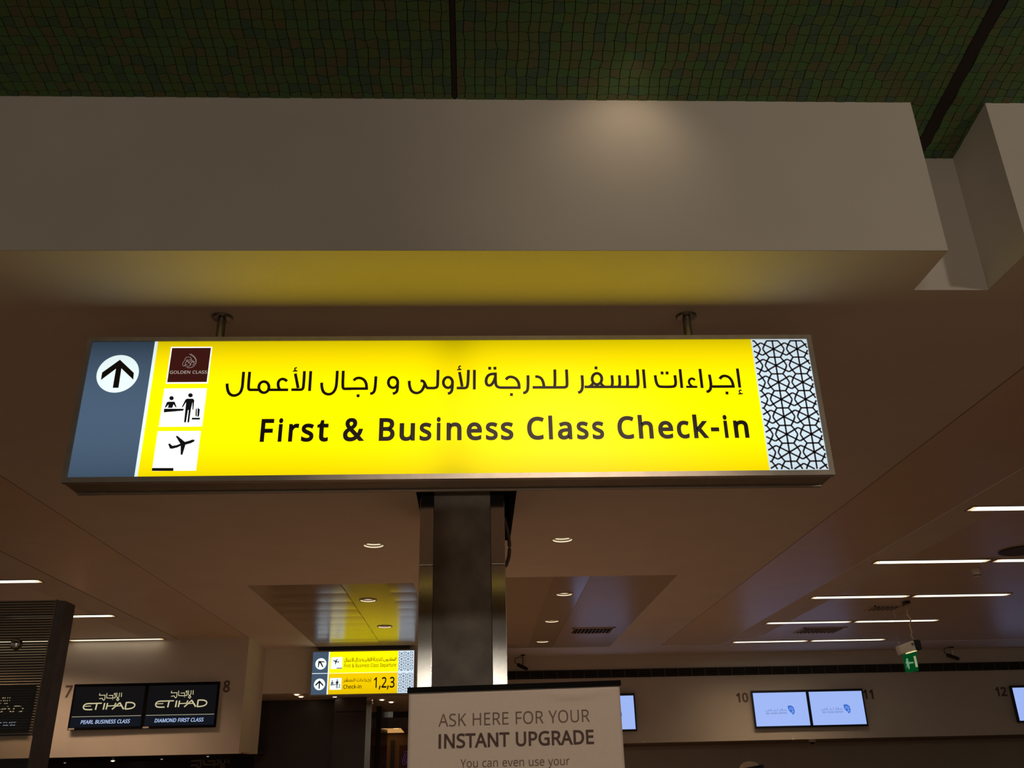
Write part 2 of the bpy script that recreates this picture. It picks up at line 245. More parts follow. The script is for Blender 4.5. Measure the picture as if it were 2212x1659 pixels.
DATA = json.loads(r'''{"arab1":[[118,[-9477,31809],[-9477,31776],[-9475,31709],[-9473,31610],[-9470,31477],[-9468,31365],[-9466,31273],[-9465,31202],[-9465,31150],[-9469,31098],[-9476,31046],[-9486,30992],[-9501,30938],[-9521,30891],[-9546,30851],[-9577,30818],[-9613,30791],[-9650,30771],[-9689,30756],[-9728,30748],[-9768,30745],[-9807,30750],[-9847,30763],[-9887,30782],[-9926,30809],[-9961,30844],[-9991,30886],[-10016,30935],[-10036,30992],[-10053,31047],[-10067,31102],[-10077,31154],[-10084,31206],[-10089,31245],[-10092,31270],[-10094,31283]],[118,[-9230,31808],[-9230,31767],[-9229,31684],[-9228,31561],[-9226,31397],[-9222,31265],[-9217,31164],[-9210,31094],[-9201,31055],[-9186,31025],[-9166,31005],[-9139,30995],[-9106,30995],[-9064,30995],[-9014,30995],[-8955,30994],[-8888,30994],[-8837,30993],[-8803,30993],[-8786,30993]],[118,[-8385,31109],[-8388,31032],[-8411,30963],[-8452,30909],[-8507,30874],[-8569,30862],[-8634,30875],[-8694,30910],[-8745,30965],[-8780,31035],[-8797,31112],[-8794,31189],[-8771,31259],[-8730,31314],[-8676,31349],[-8613,31361],[-8548,31348],[-8487,31312],[-8437,31256],[-8401,31187],[-8385,31109]],[118,[-8370,30990],[-7599,30985]],[118,[-7673,31371],[-7681,31378],[-7697,31391],[-7722,31410],[-7755,31437],[-7788,31456],[-7822,31467],[-7856,31472],[-7890,31470],[-7922,31460],[-7951,31444],[-7977,31421],[-8000,31391],[-8017,31356],[-8027,31316],[-8029,31271],[-8025,31220],[-8017,31173],[-8006,31130],[-7991,31090],[-7972,31053],[-7958,31026],[-7948,31007],[-7943,30998]],[54,[-7312,31973],[-7316,31974],[-7324,31974],[-7335,31975],[-7350,31977],[-7363,31975],[-7375,31970],[-7384,31963],[-7392,31952],[-7397,31939],[-7400,31925],[-7400,31910],[-7398,31894],[-7392,31879],[-7384,31867],[-7373,31856],[-7358,31848],[-7348,31842],[-7340,31837],[-7337,31835]],[54,[-7470,31825],[-7282,31835]],[118,[-7363,31714],[-7201,31058]],[118,[-6999,31822],[-6998,31779],[-6996,31693],[-6993,31565],[-6990,31394],[-6990,31256],[-6992,31152],[-6998,31081],[-7006,31043],[-7025,31015],[-7053,30996],[-7092,30987],[-7142,30987],[-7179,30988],[-7203,30988],[-7215,30988]],[118,[-7471,30990],[-7117,30987]],[118,[-6740,31821],[-6729,30925]],[118,[-5652,31831],[-5652,31794],[-5651,31719],[-5650,31608],[-5650,31460],[-5651,31333],[-5654,31229],[-5660,31146],[-5668,31085],[-5681,31027],[-5700,30973],[-5725,30921],[-5755,30872],[-5791,30834],[-5830,30805],[-5874,30786],[-5923,30777],[-5970,30776],[-6015,30784],[-6059,30800],[-6101,30825],[-6137,30857],[-6168,30896],[-6193,30943],[-6213,30997],[-6228,31052],[-6240,31106],[-6249,31160],[-6253,31215],[-6257,31256],[-6259,31283],[-6260,31297]],[118,[-5408,31830],[-5407,31787],[-5406,31702],[-5403,31575],[-5401,31407],[-5397,31272],[-5391,31170],[-5384,31102],[-5376,31066],[-5363,31040],[-5344,31022],[-5320,31013],[-5290,31013],[-5256,31013],[-5216,31012],[-5172,31012],[-5122,31012],[-5085,31011],[-5060,31011],[-5048,31011]],[118,[-5246,31018],[-4356,31017]],[118,[-4962,31381],[-4956,31388],[-4944,31402],[-4925,31422],[-4900,31450],[-4872,31471],[-4839,31487],[-4802,31496],[-4761,31500],[-4720,31498],[-4679,31489],[-4639,31475],[-4598,31454],[-4561,31427],[-4528,31395],[-4499,31357],[-4473,31313],[-4453,31265],[-4438,31215],[-4428,31161],[-4423,31104],[-4419,31061],[-4417,31032],[-4415,31018]],[118,[-4750,30765],[-4744,30636]],[118,[-4055,31568],[-4056,31540],[-4057,31483],[-4058,31399],[-4060,31287],[-4063,31188],[-4068,31103],[-4074,31031],[-4082,30973],[-4093,30924],[-4107,30884],[-4124,30853],[-4144,30832],[-4164,30815],[-4186,30803],[-4207,30796],[-4229,30793],[-4246,30791],[-4257,30790],[-4262,30789]],[118,[-3149,31282],[-3157,31208],[-3182,31141],[-3224,31088],[-3277,31055],[-3336,31043],[-3396,31055],[-3451,31090],[-3496,31143],[-3526,31210],[-3537,31285],[-3530,31359],[-3505,31426],[-3464,31480],[-3411,31514],[-3351,31525],[-3290,31513],[-3235,31478],[-3191,31424],[-3161,31357],[-3149,31282]],[118,[-3154,31260],[-3154,31246],[-3153,31217],[-3153,31174],[-3153,31117],[-3154,31065],[-3156,31017],[-3160,30974],[-3165,30936],[-3173,30903],[-3186,30875],[-3201,30851],[-3221,30832],[-3241,30817],[-3262,30806],[-3284,30798],[-3308,30794],[-3325,30791],[-3337,30789],[-3343,30788]],[118,[-2683,31356],[-2682,31341],[-2680,31310],[-2677,31264],[-2673,31202],[-2664,31141],[-2651,31081],[-2633,31022],[-2611,30963],[-2581,30913],[-2543,30872],[-2498,30840],[-2446,30817],[-2394,30805],[-2343,30804],[-2293,30816],[-2244,30838],[-2201,30868],[-2165,30905],[-2134,30950],[-2110,31001],[-2091,31047],[-2075,31086],[-2064,31119],[-2057,31147],[-2052,31167],[-2048,31181],[-2046,31188]],[118,[-2219,31348],[-2212,31348],[-2199,31349],[-2180,31349],[-2153,31351],[-2129,31344],[-2106,31329],[-2085,31307],[-2066,31277],[-2047,31241],[-2028,31201],[-2010,31155],[-1991,31105],[-1969,31066],[-1942,31040],[-1912,31026],[-1877,31025],[-1838,31024],[-1796,31023],[-1750,31022],[-1700,31022],[-1656,31025],[-1617,31031],[-1585,31041],[-1557,31055],[-1536,31078],[-1522,31113],[-1514,31157],[-1512,31212],[-1510,31287],[-1509,31383],[-1507,31500],[-1506,31638],[-1506,31742],[-1505,31811],[-1505,31846]],[118,[-899,31268],[-908,31193],[-934,31127],[-976,31074],[-1029,31040],[-1087,31028],[-1146,31041],[-1199,31075],[-1241,31129],[-1269,31196],[-1279,31270],[-1270,31345],[-1244,31412],[-1202,31466],[-1149,31500],[-1090,31511],[-1031,31499],[-978,31464],[-936,31410],[-908,31343],[-899,31268]],[118,[-904,31246],[-904,31232],[-904,31203],[-905,31160],[-906,31102],[-909,31050],[-913,31002],[-919,30959],[-926,30921],[-936,30888],[-948,30859],[-963,30836],[-980,30817],[-998,30802],[-1018,30790],[-1038,30782],[-1059,30779],[-1075,30776],[-1085,30774],[-1091,30773]],[54,[-549,32002],[-552,32003],[-559,32005],[-570,32008],[-584,32012],[-596,32013],[-608,32009],[-618,32002],[-627,31991],[-633,31978],[-638,31964],[-640,31949],[-640,31932],[-636,31917],[-629,31904],[-619,31893],[-605,31883],[-595,31876],[-588,31871],[-584,31868]],[54,[-715,31847],[-529,31857]],[118,[-614,31741],[-503,31079]],[118,[-242,31838],[-243,31795],[-247,31708],[-252,31579],[-258,31406],[-267,31269],[-278,31166],[-291,31098],[-306,31064],[-330,31038],[-362,31021],[-404,31013],[-454,31013],[-491,31014],[-516,31014],[-528,31014]],[118,[-728,31015],[-429,31013]],[118,[5,31837],[-4,30945]],[121,[642,31973],[641,31839]],[121,[860,31971],[858,31838]],[121,[876,31710],[876,31683],[875,31629],[874,31548],[872,31440],[873,31347],[876,31269],[882,31206],[890,31158],[905,31118],[926,31086],[954,31061],[989,31045],[1024,31032],[1061,31024],[1098,31019],[1135,31019],[1163,31019],[1182,31019],[1191,31019]],[121,[1091,31019],[1903,31014]],[121,[875,31643],[864,31643],[842,31643],[809,31643],[765,31644],[723,31639],[683,31630],[645,31615],[610,31596],[578,31571],[551,31539],[528,31501],[508,31457],[495,31411],[487,31363],[484,31313],[487,31260],[497,31216],[512,31181],[533,31153],[561,31134],[588,31123],[616,31120],[645,31125],[674,31139],[702,31160],[729,31188],[756,31224],[782,31268],[803,31310],[821,31349],[834,31386],[843,31420],[850,31446],[855,31463],[857,31472]],[121,[1304,31381],[1310,31388],[1322,31402],[1340,31424],[1365,31453],[1393,31475],[1424,31492],[1459,31502],[1496,31506],[1536,31503],[1577,31495],[1619,31480],[1662,31459],[1702,31431],[1738,31396],[1769,31355],[1797,31306],[1819,31256],[1834,31205],[1842,31152],[1845,31097],[1847,31055],[1848,31028],[1848,31014]],[121,[1522,30771],[1519,30640]],[121,[2226,31574],[2226,31545],[2225,31486],[2223,31398],[2221,31280],[2217,31180],[2213,31095],[2208,31027],[2201,30975],[2191,30929],[2176,30890],[2158,30857],[2136,30829],[2113,30808],[2090,30793],[2065,30783],[2040,30779],[2021,30776],[2009,30774],[2002,30773]],[121,[2401,31022],[3754,31013]],[121,[3301,31016],[3303,31024],[3308,31041],[3314,31067],[3323,31101],[3331,31169],[3338,31271],[3344,31407],[3348,31578],[3352,31706],[3354,31791],[3355,31834]],[121,[3653,31013],[3663,31014],[3682,31016],[3710,31019],[3748,31023],[3779,31033],[3803,31050],[3819,31074],[3828,31104],[3835,31169],[3839,31269],[3842,31404],[3842,31575],[3843,31703],[3843,31789],[3843,31831]],[121,[2527,31511],[2536,31511],[2553,31510],[2579,31509],[2613,31507],[2646,31501],[2678,31489],[2710,31473],[2741,31452],[2768,31425],[2792,31392],[2813,31352],[2830,31307],[2845,31259],[2856,31209],[2865,31156],[2870,31101],[2874,31060],[2877,31032],[2878,31019]],[121,[4480,31560],[4480,31534],[4480,31482],[4481,31404],[4482,31301],[4480,31209],[4477,31130],[4472,31063],[4466,31008],[4456,30959],[4442,30915],[4425,30877],[4404,30844],[4382,30819],[4359,30800],[4335,30789],[4310,30785],[4291,30782],[4278,30780],[4272,30779]],[121,[4552,31029],[6788,31015]],[121,[5297,31389],[5282,31310],[5249,31240],[5201,31184],[5142,31148],[5079,31136],[5017,31149],[4963,31185],[4921,31242],[4897,31313],[4891,31391],[4906,31470],[4939,31541],[4987,31597],[5046,31633],[5110,31646],[5172,31633],[5226,31596],[5268,31539],[5292,31468],[5297,31389]],[121,[4936,31209],[4931,31201],[4919,31186],[4902,31163],[4878,31133],[4854,31107],[4830,31084],[4804,31066],[4778,31051],[4758,31039],[4745,31032],[4739,31028]],[121,[5230,31207],[5235,31199],[5245,31184],[5260,31161],[5279,31131],[5299,31104],[5320,31081],[5341,31062],[5363,31047],[5379,31035],[5390,31028],[5396,31024]],[121,[5088,31959],[5080,31824]],[121,[5730,31553],[5730,31528],[5731,31480],[5732,31407],[5733,31310],[5730,31228],[5723,31162],[5712,31111],[5697,31076],[5685,31049],[5678,31031],[5674,31022]],[121,[6040,31551],[6041,31527],[6041,31478],[6042,31405],[6042,31308],[6039,31226],[6032,31160],[6021,31109],[6005,31074],[5994,31047],[5986,31029],[5983,31020]],[121,[6372,31549],[6372,31525],[6372,31476],[6372,31403],[6373,31306],[6369,31224],[6362,31158],[6350,31107],[6335,31071],[6323,31045],[6316,31027],[6312,31018]],[121,[6816,31814],[6815,31773],[6815,31691],[6814,31567],[6812,31403],[6808,31271],[6800,31172],[6790,31104],[6777,31068],[6758,31042],[6734,31024],[6703,31015],[6666,31015],[6638,31016],[6620,31016],[6611,31016]],[121,[7072,31813],[7067,30947]],[121,[7545,31542],[7546,31523],[7547,31484],[7548,31427],[7551,31350],[7557,31280],[7567,31217],[7582,31159],[7600,31108],[7625,31068],[7656,31040],[7694,31022],[7738,31017],[7793,31012],[7859,31009],[7937,31007],[8026,31006],[8103,31007],[8168,31010],[8221,31013],[8262,31019],[8297,31032],[8325,31053],[8347,31082],[8362,31120],[8372,31170],[8379,31234],[8380,31311],[8377,31401],[8375,31469],[8374,31514],[8373,31537]],[121,[7851,31708],[7839,31573]],[121,[8061,31706],[8049,31572]],[121,[8616,31815],[8612,30947]],[101,[9199,31303],[9193,31309],[9182,31320],[9164,31337],[9141,31359],[9116,31373],[9088,31379],[9059,31377],[9027,31366],[8999,31349],[8977,31327],[8958,31299],[8945,31266],[8938,31233],[8937,31201],[8942,31168],[8955,31136],[8969,31107],[8987,31081],[9008,31057],[9031,31036],[9048,31021],[9060,31010],[9066,31005]],[101,[8795,31001],[9264,30998]],[121,[9460,31822],[9462,30942]],[121,[9832,31556],[9833,31530],[9836,31477],[9841,31399],[9847,31294],[9850,31202],[9848,31123],[9843,31055],[9835,31000],[9822,30951],[9807,30907],[9788,30870],[9765,30839],[9741,30814],[9716,30795],[9690,30783],[9663,30778],[9642,30774],[9628,30771],[9622,30770]],[121,[9893,31005],[10839,31005]],[121,[10245,31352],[10251,31360],[10264,31374],[10283,31396],[10308,31425],[10336,31449],[10366,31468],[10399,31481],[10435,31489],[10472,31491],[10512,31486],[10553,31474],[10595,31456],[10634,31430],[10668,31398],[10697,31359],[10722,31313],[10743,31263],[10758,31210],[10769,31154],[10774,31094],[10778,31050],[10781,31020],[10782,31005]],[121,[10484,30775],[10468,30643]],[121,[11049,31829],[11046,30948]],[55,[11106,30815],[11103,30817],[11096,30820],[11085,30825],[11070,30832],[11056,30835],[11043,30833],[11029,30827],[11016,30816],[11007,30803],[11002,30789],[11000,30772],[11001,30754],[11005,30739],[11013,30725],[11023,30713],[11036,30703],[11045,30696],[11052,30691],[11055,30689]],[55,[10944,30662],[11140,30677]]],"pics":{"sq1o":[[-12566,32967],[-10874,32959],[-10868,31283],[-12569,31294]],"sq1i":[[-12507,32912],[-10926,32905],[-10922,31351],[-12524,31361]],"sq2":[[-12592,31086],[-10878,31074],[-10887,29400],[-12596,29415]],"sq3":[[-12610,29222],[-10899,29222],[-10917,27553],[-12612,27560]],"bar":[[-12613,27681],[-11788,27672],[-11783,27552],[-12612,27560]],"plane":[[-11876,29002],[-11812,29019],[-11485,28758],[-11326,28802],[-11202,28854],[-11101,28836],[-11125,28765],[-11248,28696],[-11447,28637],[-11511,28224],[-11581,28214],[-11628,28593],[-11750,28524],[-11939,28473],[-12032,28481],[-12129,28679],[-12059,28692],[-11955,28596],[-11795,28620],[-11655,28682]],"head1":[[-12157,30646],[-12160,30611],[-12175,30581],[-12202,30561],[-12236,30555],[-12271,30562],[-12303,30582],[-12326,30612],[-12338,30647],[-12335,30683],[-12320,30712],[-12293,30732],[-12259,30739],[-12224,30732],[-12192,30711],[-12169,30681]],"body1":[[-12364,30493],[-12104,30491],[-11993,30245],[-12025,30238],[-12133,30374],[-12163,30221],[-12336,30222],[-12328,30368],[-12430,30230],[-12464,30238],[-12411,30468]],"desk":[[-12484,30187],[-11699,30181],[-11709,30097],[-12476,30027]],"head2":[[-11413,30766],[-11416,30731],[-11432,30701],[-11461,30681],[-11496,30675],[-11532,30682],[-11565,30702],[-11589,30732],[-11600,30768],[-11598,30803],[-11581,30833],[-11553,30853],[-11518,30859],[-11481,30852],[-11448,30832],[-11424,30802]],"body2":[[-11629,30620],[-11395,30619],[-11327,30552],[-11318,30138],[-11355,30138],[-11388,30471],[-11416,30150],[-11418,29588],[-11488,29589],[-11496,30121],[-11529,30121],[-11544,29589],[-11620,29590],[-11644,30462],[-11752,30236],[-11791,30251],[-11690,30573]],"case1":[[-11223,30148],[-11210,30185],[-11181,30192],[-11146,29831],[-11176,29839],[-11202,29886]],"case2":[[-11155,30191],[-11100,30184],[-11059,30140],[-11056,29856],[-11079,29831],[-11119,29828]],"handle":[[-11146,30257],[-11132,30257],[-11124,30184],[-11140,30184]],"belt":[[-11329,29786],[-11007,29783],[-11005,29704],[-11326,29706]]},"emblem":[[17,[-11771,32623],[-11760,32617],[-11740,32605],[-11709,32587],[-11667,32563],[-11628,32535],[-11592,32504],[-11557,32469],[-11526,32430],[-11500,32391],[-11480,32350],[-11466,32308],[-11459,32265],[-11458,32223],[-11465,32183],[-11479,32143],[-11500,32105],[-11525,32074],[-11554,32048],[-11586,32028],[-11623,32014],[-11658,32004],[-11691,32000],[-11723,32000],[-11753,32005],[-11776,32008],[-11791,32011],[-11799,32012]],[10,[-11714,32635],[-11704,32628],[-11684,32614],[-11654,32594],[-11614,32567],[-11577,32536],[-11544,32501],[-11514,32461],[-11488,32418],[-11469,32375],[-11456,32332],[-11451,32289],[-11453,32246],[-11454,32214],[-11455,32192],[-11455,32181]],[14,[-11857,32489],[-11861,32486],[-11868,32479],[-11880,32468],[-11895,32454],[-11907,32437],[-11915,32418],[-11920,32396],[-11921,32372],[-11927,32347],[-11936,32321],[-11950,32294],[-11968,32265],[-11981,32237],[-11989,32208],[-11993,32180],[-11992,32151],[-11987,32127],[-11978,32108],[-11966,32094],[-11949,32084],[-11933,32082],[-11918,32086],[-11903,32098],[-11888,32117],[-11879,32136],[-11874,32155],[-11876,32174],[-11882,32193],[-11884,32212],[-11880,32231],[-11870,32250],[-11855,32269],[-11844,32290],[-11836,32311],[-11831,32334],[-11830,32358],[-11829,32376],[-11828,32387],[-11828,32393]],[14,[-11866,32478],[-11858,32479],[-11842,32480],[-11817,32482],[-11785,32485],[-11757,32483],[-11731,32477],[-11709,32467],[-11690,32453],[-11677,32438],[-11669,32424],[-11666,32409],[-11668,32395],[-11670,32384],[-11672,32377],[-11672,32374]],[14,[-11814,32279],[-11809,32286],[-11798,32300],[-11781,32322],[-11759,32350],[-11735,32368],[-11711,32375],[-11685,32371],[-11657,32357],[-11630,32341],[-11602,32324],[-11575,32306],[-11547,32287],[-11526,32272],[-11512,32263],[-11505,32258]],[14,[-11771,32202],[-11765,32210],[-11755,32227],[-11739,32252],[-11717,32285],[-11695,32304],[-11672,32309],[-11648,32299],[-11624,32275],[-11606,32257],[-11594,32245],[-11588,32239]],[14,[-11694,32126],[-11688,32136],[-11678,32158],[-11663,32190],[-11643,32232],[-11620,32259],[-11596,32268],[-11569,32261],[-11541,32237],[-11525,32213],[-11523,32189],[-11533,32165],[-11555,32141],[-11572,32124],[-11584,32112],[-11589,32106]],[14,[-11872,32336],[-11864,32330],[-11848,32318],[-11823,32300],[-11790,32276],[-11759,32252],[-11728,32228],[-11699,32204],[-11670,32180],[-11655,32157],[-11652,32136],[-11663,32116],[-11686,32097],[-11712,32082],[-11740,32070],[-11771,32062],[-11804,32057],[-11829,32054],[-11846,32052],[-11854,32050]],[14,[-11925,32070],[-11917,32075],[-11901,32086],[-11878,32102],[-11846,32124],[-11823,32140],[-11807,32151],[-11799,32157]]],"arrow1":[[-14562,32381],[-13914,31783],[-13891,31476],[-14444,31989],[-14429,31118],[-14659,31120],[-14660,31974],[-15188,31468],[-15191,31806]],"circ1":[[-14560,31746],[-14686,32579],[-14436,30927],[-15413,31751],[-13705,31741]],"eng1":[["F",-8552,-8049],["i",-7851,-7688],["r",-7436,-7038],["s",-6929,-6442],["t",-6311,-5863],["&",-5271,-4440],["B",-3839,-3213],["u",-3019,-2400],["s",-2212,-1738],["i",-1530,-1372],["n",-1131,-528],["e",-323,293],["s",451,928],["s",1059,1561],["C",2121,2810],["l",2996,3159],["a",3361,3943],["s",4139,4610],["s",4770,5242],["C",5800,6483],["h",6658,7259],["e",7463,8080],["c",8228,8735],["k",8911,9505],["-",9629,9968],["i",10170,10333],["n",10575,11178]],"s2":{"frame":[[-23278,34033],[-23299,28104],[-8586,34114],[-9613,28423]],"face":[[-23191,33882],[-23162,28319],[-8778,34042]],"darkR":[[-20917,33842],[-20930,28312]],"yelL":[[-20742,33876],[-20794,28310]],"yelR":[[-11107,34007],[-11063,28487]],"patR":[[-8778,34042]],"mid":[[-23154,31020],[-20942,31038],[-20719,31137],[-11143,31243],[-20790,31050],[-11141,31169]],"c1":[[-22007,32442],[-22805,32456],[-21209,32428],[-22057,33240]],"c2":[[-22023,29664],[-22071,30426]],"ar1":[[-22355,32843],[-21506,32768],[-21514,32641],[-21960,32664],[-21611,31989],[-21748,31970],[-22172,32616],[-22312,31928],[-22414,31967]],"ar2":[[-22048,30191],[-21480,29610],[-21488,29377],[-21950,29838],[-21948,29079],[-22115,29083],[-22125,29841],[-22577,29434],[-22607,29653]],"sq1":[[-20578,33311],[-18964,33357],[-18953,31719],[-20561,31711]],"bar":[[-19727,31859],[-19016,31890],[-19020,31816],[-19731,31785]],"plane":[[-20301,32910],[-20169,32893],[-19958,32830],[-19733,33057],[-19661,33011],[-19801,32775],[-19580,32659],[-19495,32791],[-19431,32746],[-19484,32583],[-19575,32569],[-19833,32648],[-19907,32330],[-19984,32331],[-20004,32681],[-20241,32805]],"sq2":[[-20564,30457],[-19002,30487],[-18993,28907],[-20549,28907]],"tx":[[-18677,31862],[-11356,31952],[-18703,32345],[-11368,32362]],"ck":[[-18641,28995],[-16131,28984],[-18667,29484]],"num":[[-14376,29082],[-11499,29028],[-14430,30454]],"ar":[[-18699,32718],[-11346,32922],[-18615,33314],[-18624,29834],[-14775,29909],[-14793,30350],[-18651,30348]],"st":[[-10607,33622],[-9700,33606],[-10610,32872],[-9682,32855],[-9665,32145],[-10279,30561],[-9357,30544],[-9301,29807]]},"lat":[[153,[-49438,26916],[-49480,26917],[-49563,26918],[-49688,26921],[-49855,26924],[-50001,26919],[-50125,26906],[-50229,26885],[-50311,26856],[-50382,26820],[-50440,26777],[-50487,26728],[-50521,26673],[-50542,26615],[-50550,26555],[-50544,26493],[-50524,26428],[-50492,26370],[-50447,26319],[-50390,26274],[-50319,26237],[-50214,26209],[-50073,26191],[-49896,26182],[-49684,26184],[-49525,26185],[-49419,26185],[-49366,26186]],[94,[-50517,26600],[-49588,26616]],[141,[-49637,26920],[-48275,26938]],[177,[-48879,26916],[-48964,26144]],[177,[-47916,26954],[-47975,26147]],[165,[-47541,26946],[-47615,26151]],[118,[-47588,26577],[-46612,26602]],[153,[-46490,26948],[-46611,26591]],[153,[-45967,26972],[-46871,26159]],[177,[-45988,26950],[-45401,26153]],[106,[-46488,26555],[-45674,26573]],[177,[-45170,26957],[-45205,26171]],[153,[-45205,26957],[-45161,26958],[-45074,26959],[-44942,26961],[-44767,26963],[-44610,26954],[-44471,26935],[-44350,26904],[-44248,26863],[-44166,26815],[-44104,26762],[-44062,26703],[-44041,26638],[-44039,26573],[-44056,26509],[-44092,26445],[-44147,26382],[-44217,26328],[-44301,26283],[-44400,26248],[-44513,26222],[-44632,26201],[-44758,26186],[-44891,26175],[-45030,26169],[-45134,26165],[-45204,26162],[-45239,26161]]],"arl":[[118,[-48727,28166],[-48725,27914],[-48009,27923],[-47983,27398],[-48097,27286],[-48248,27403],[-48307,27541],[-48714,27494]],[118,[-47821,28171],[-47775,27585],[-47535,27549],[-47155,27528],[-46930,27537],[-46688,27565],[-46725,28173]],[118,[-46872,28144],[-46841,27992],[-46709,28022]],[118,[-47528,27868],[-47011,27872],[-46975,27538]],[118,[-46538,28192],[-46526,27735],[-46334,27466]],[118,[-46216,28186],[-46196,27728],[-46334,27466]],[118,[-46343,27526],[-46156,27363],[-46292,27192],[-46466,27346],[-46343,27526]],[118,[-45950,28181],[-45916,27655]],[118,[-46983,27397],[-46955,27333]]],"arl2":[[283,[-47176,21400],[-47207,20978],[-45650,20983],[-45671,20103],[-45936,19917],[-46245,20115],[-46354,20347],[-47245,20274]],[283,[-45205,21397],[-45191,20414],[-44676,20349],[-43852,20308],[-43361,20321],[-42833,20363],[-42820,21384]],[283,[-43144,21337],[-43100,21082],[-42809,21130]],[283,[-44613,20884],[-43489,20883],[-43460,20323]],[283,[-42412,21414],[-42453,20646],[-42076,20193]],[283,[-41711,21399],[-41737,20631],[-42076,20193]],[283,[-42087,20293],[-41705,20017],[-42027,19734],[-42383,19993],[-42087,20293]],[283,[-41133,21387],[-41140,20503]],[283,[-43499,20086],[-43446,19978]]]}''')
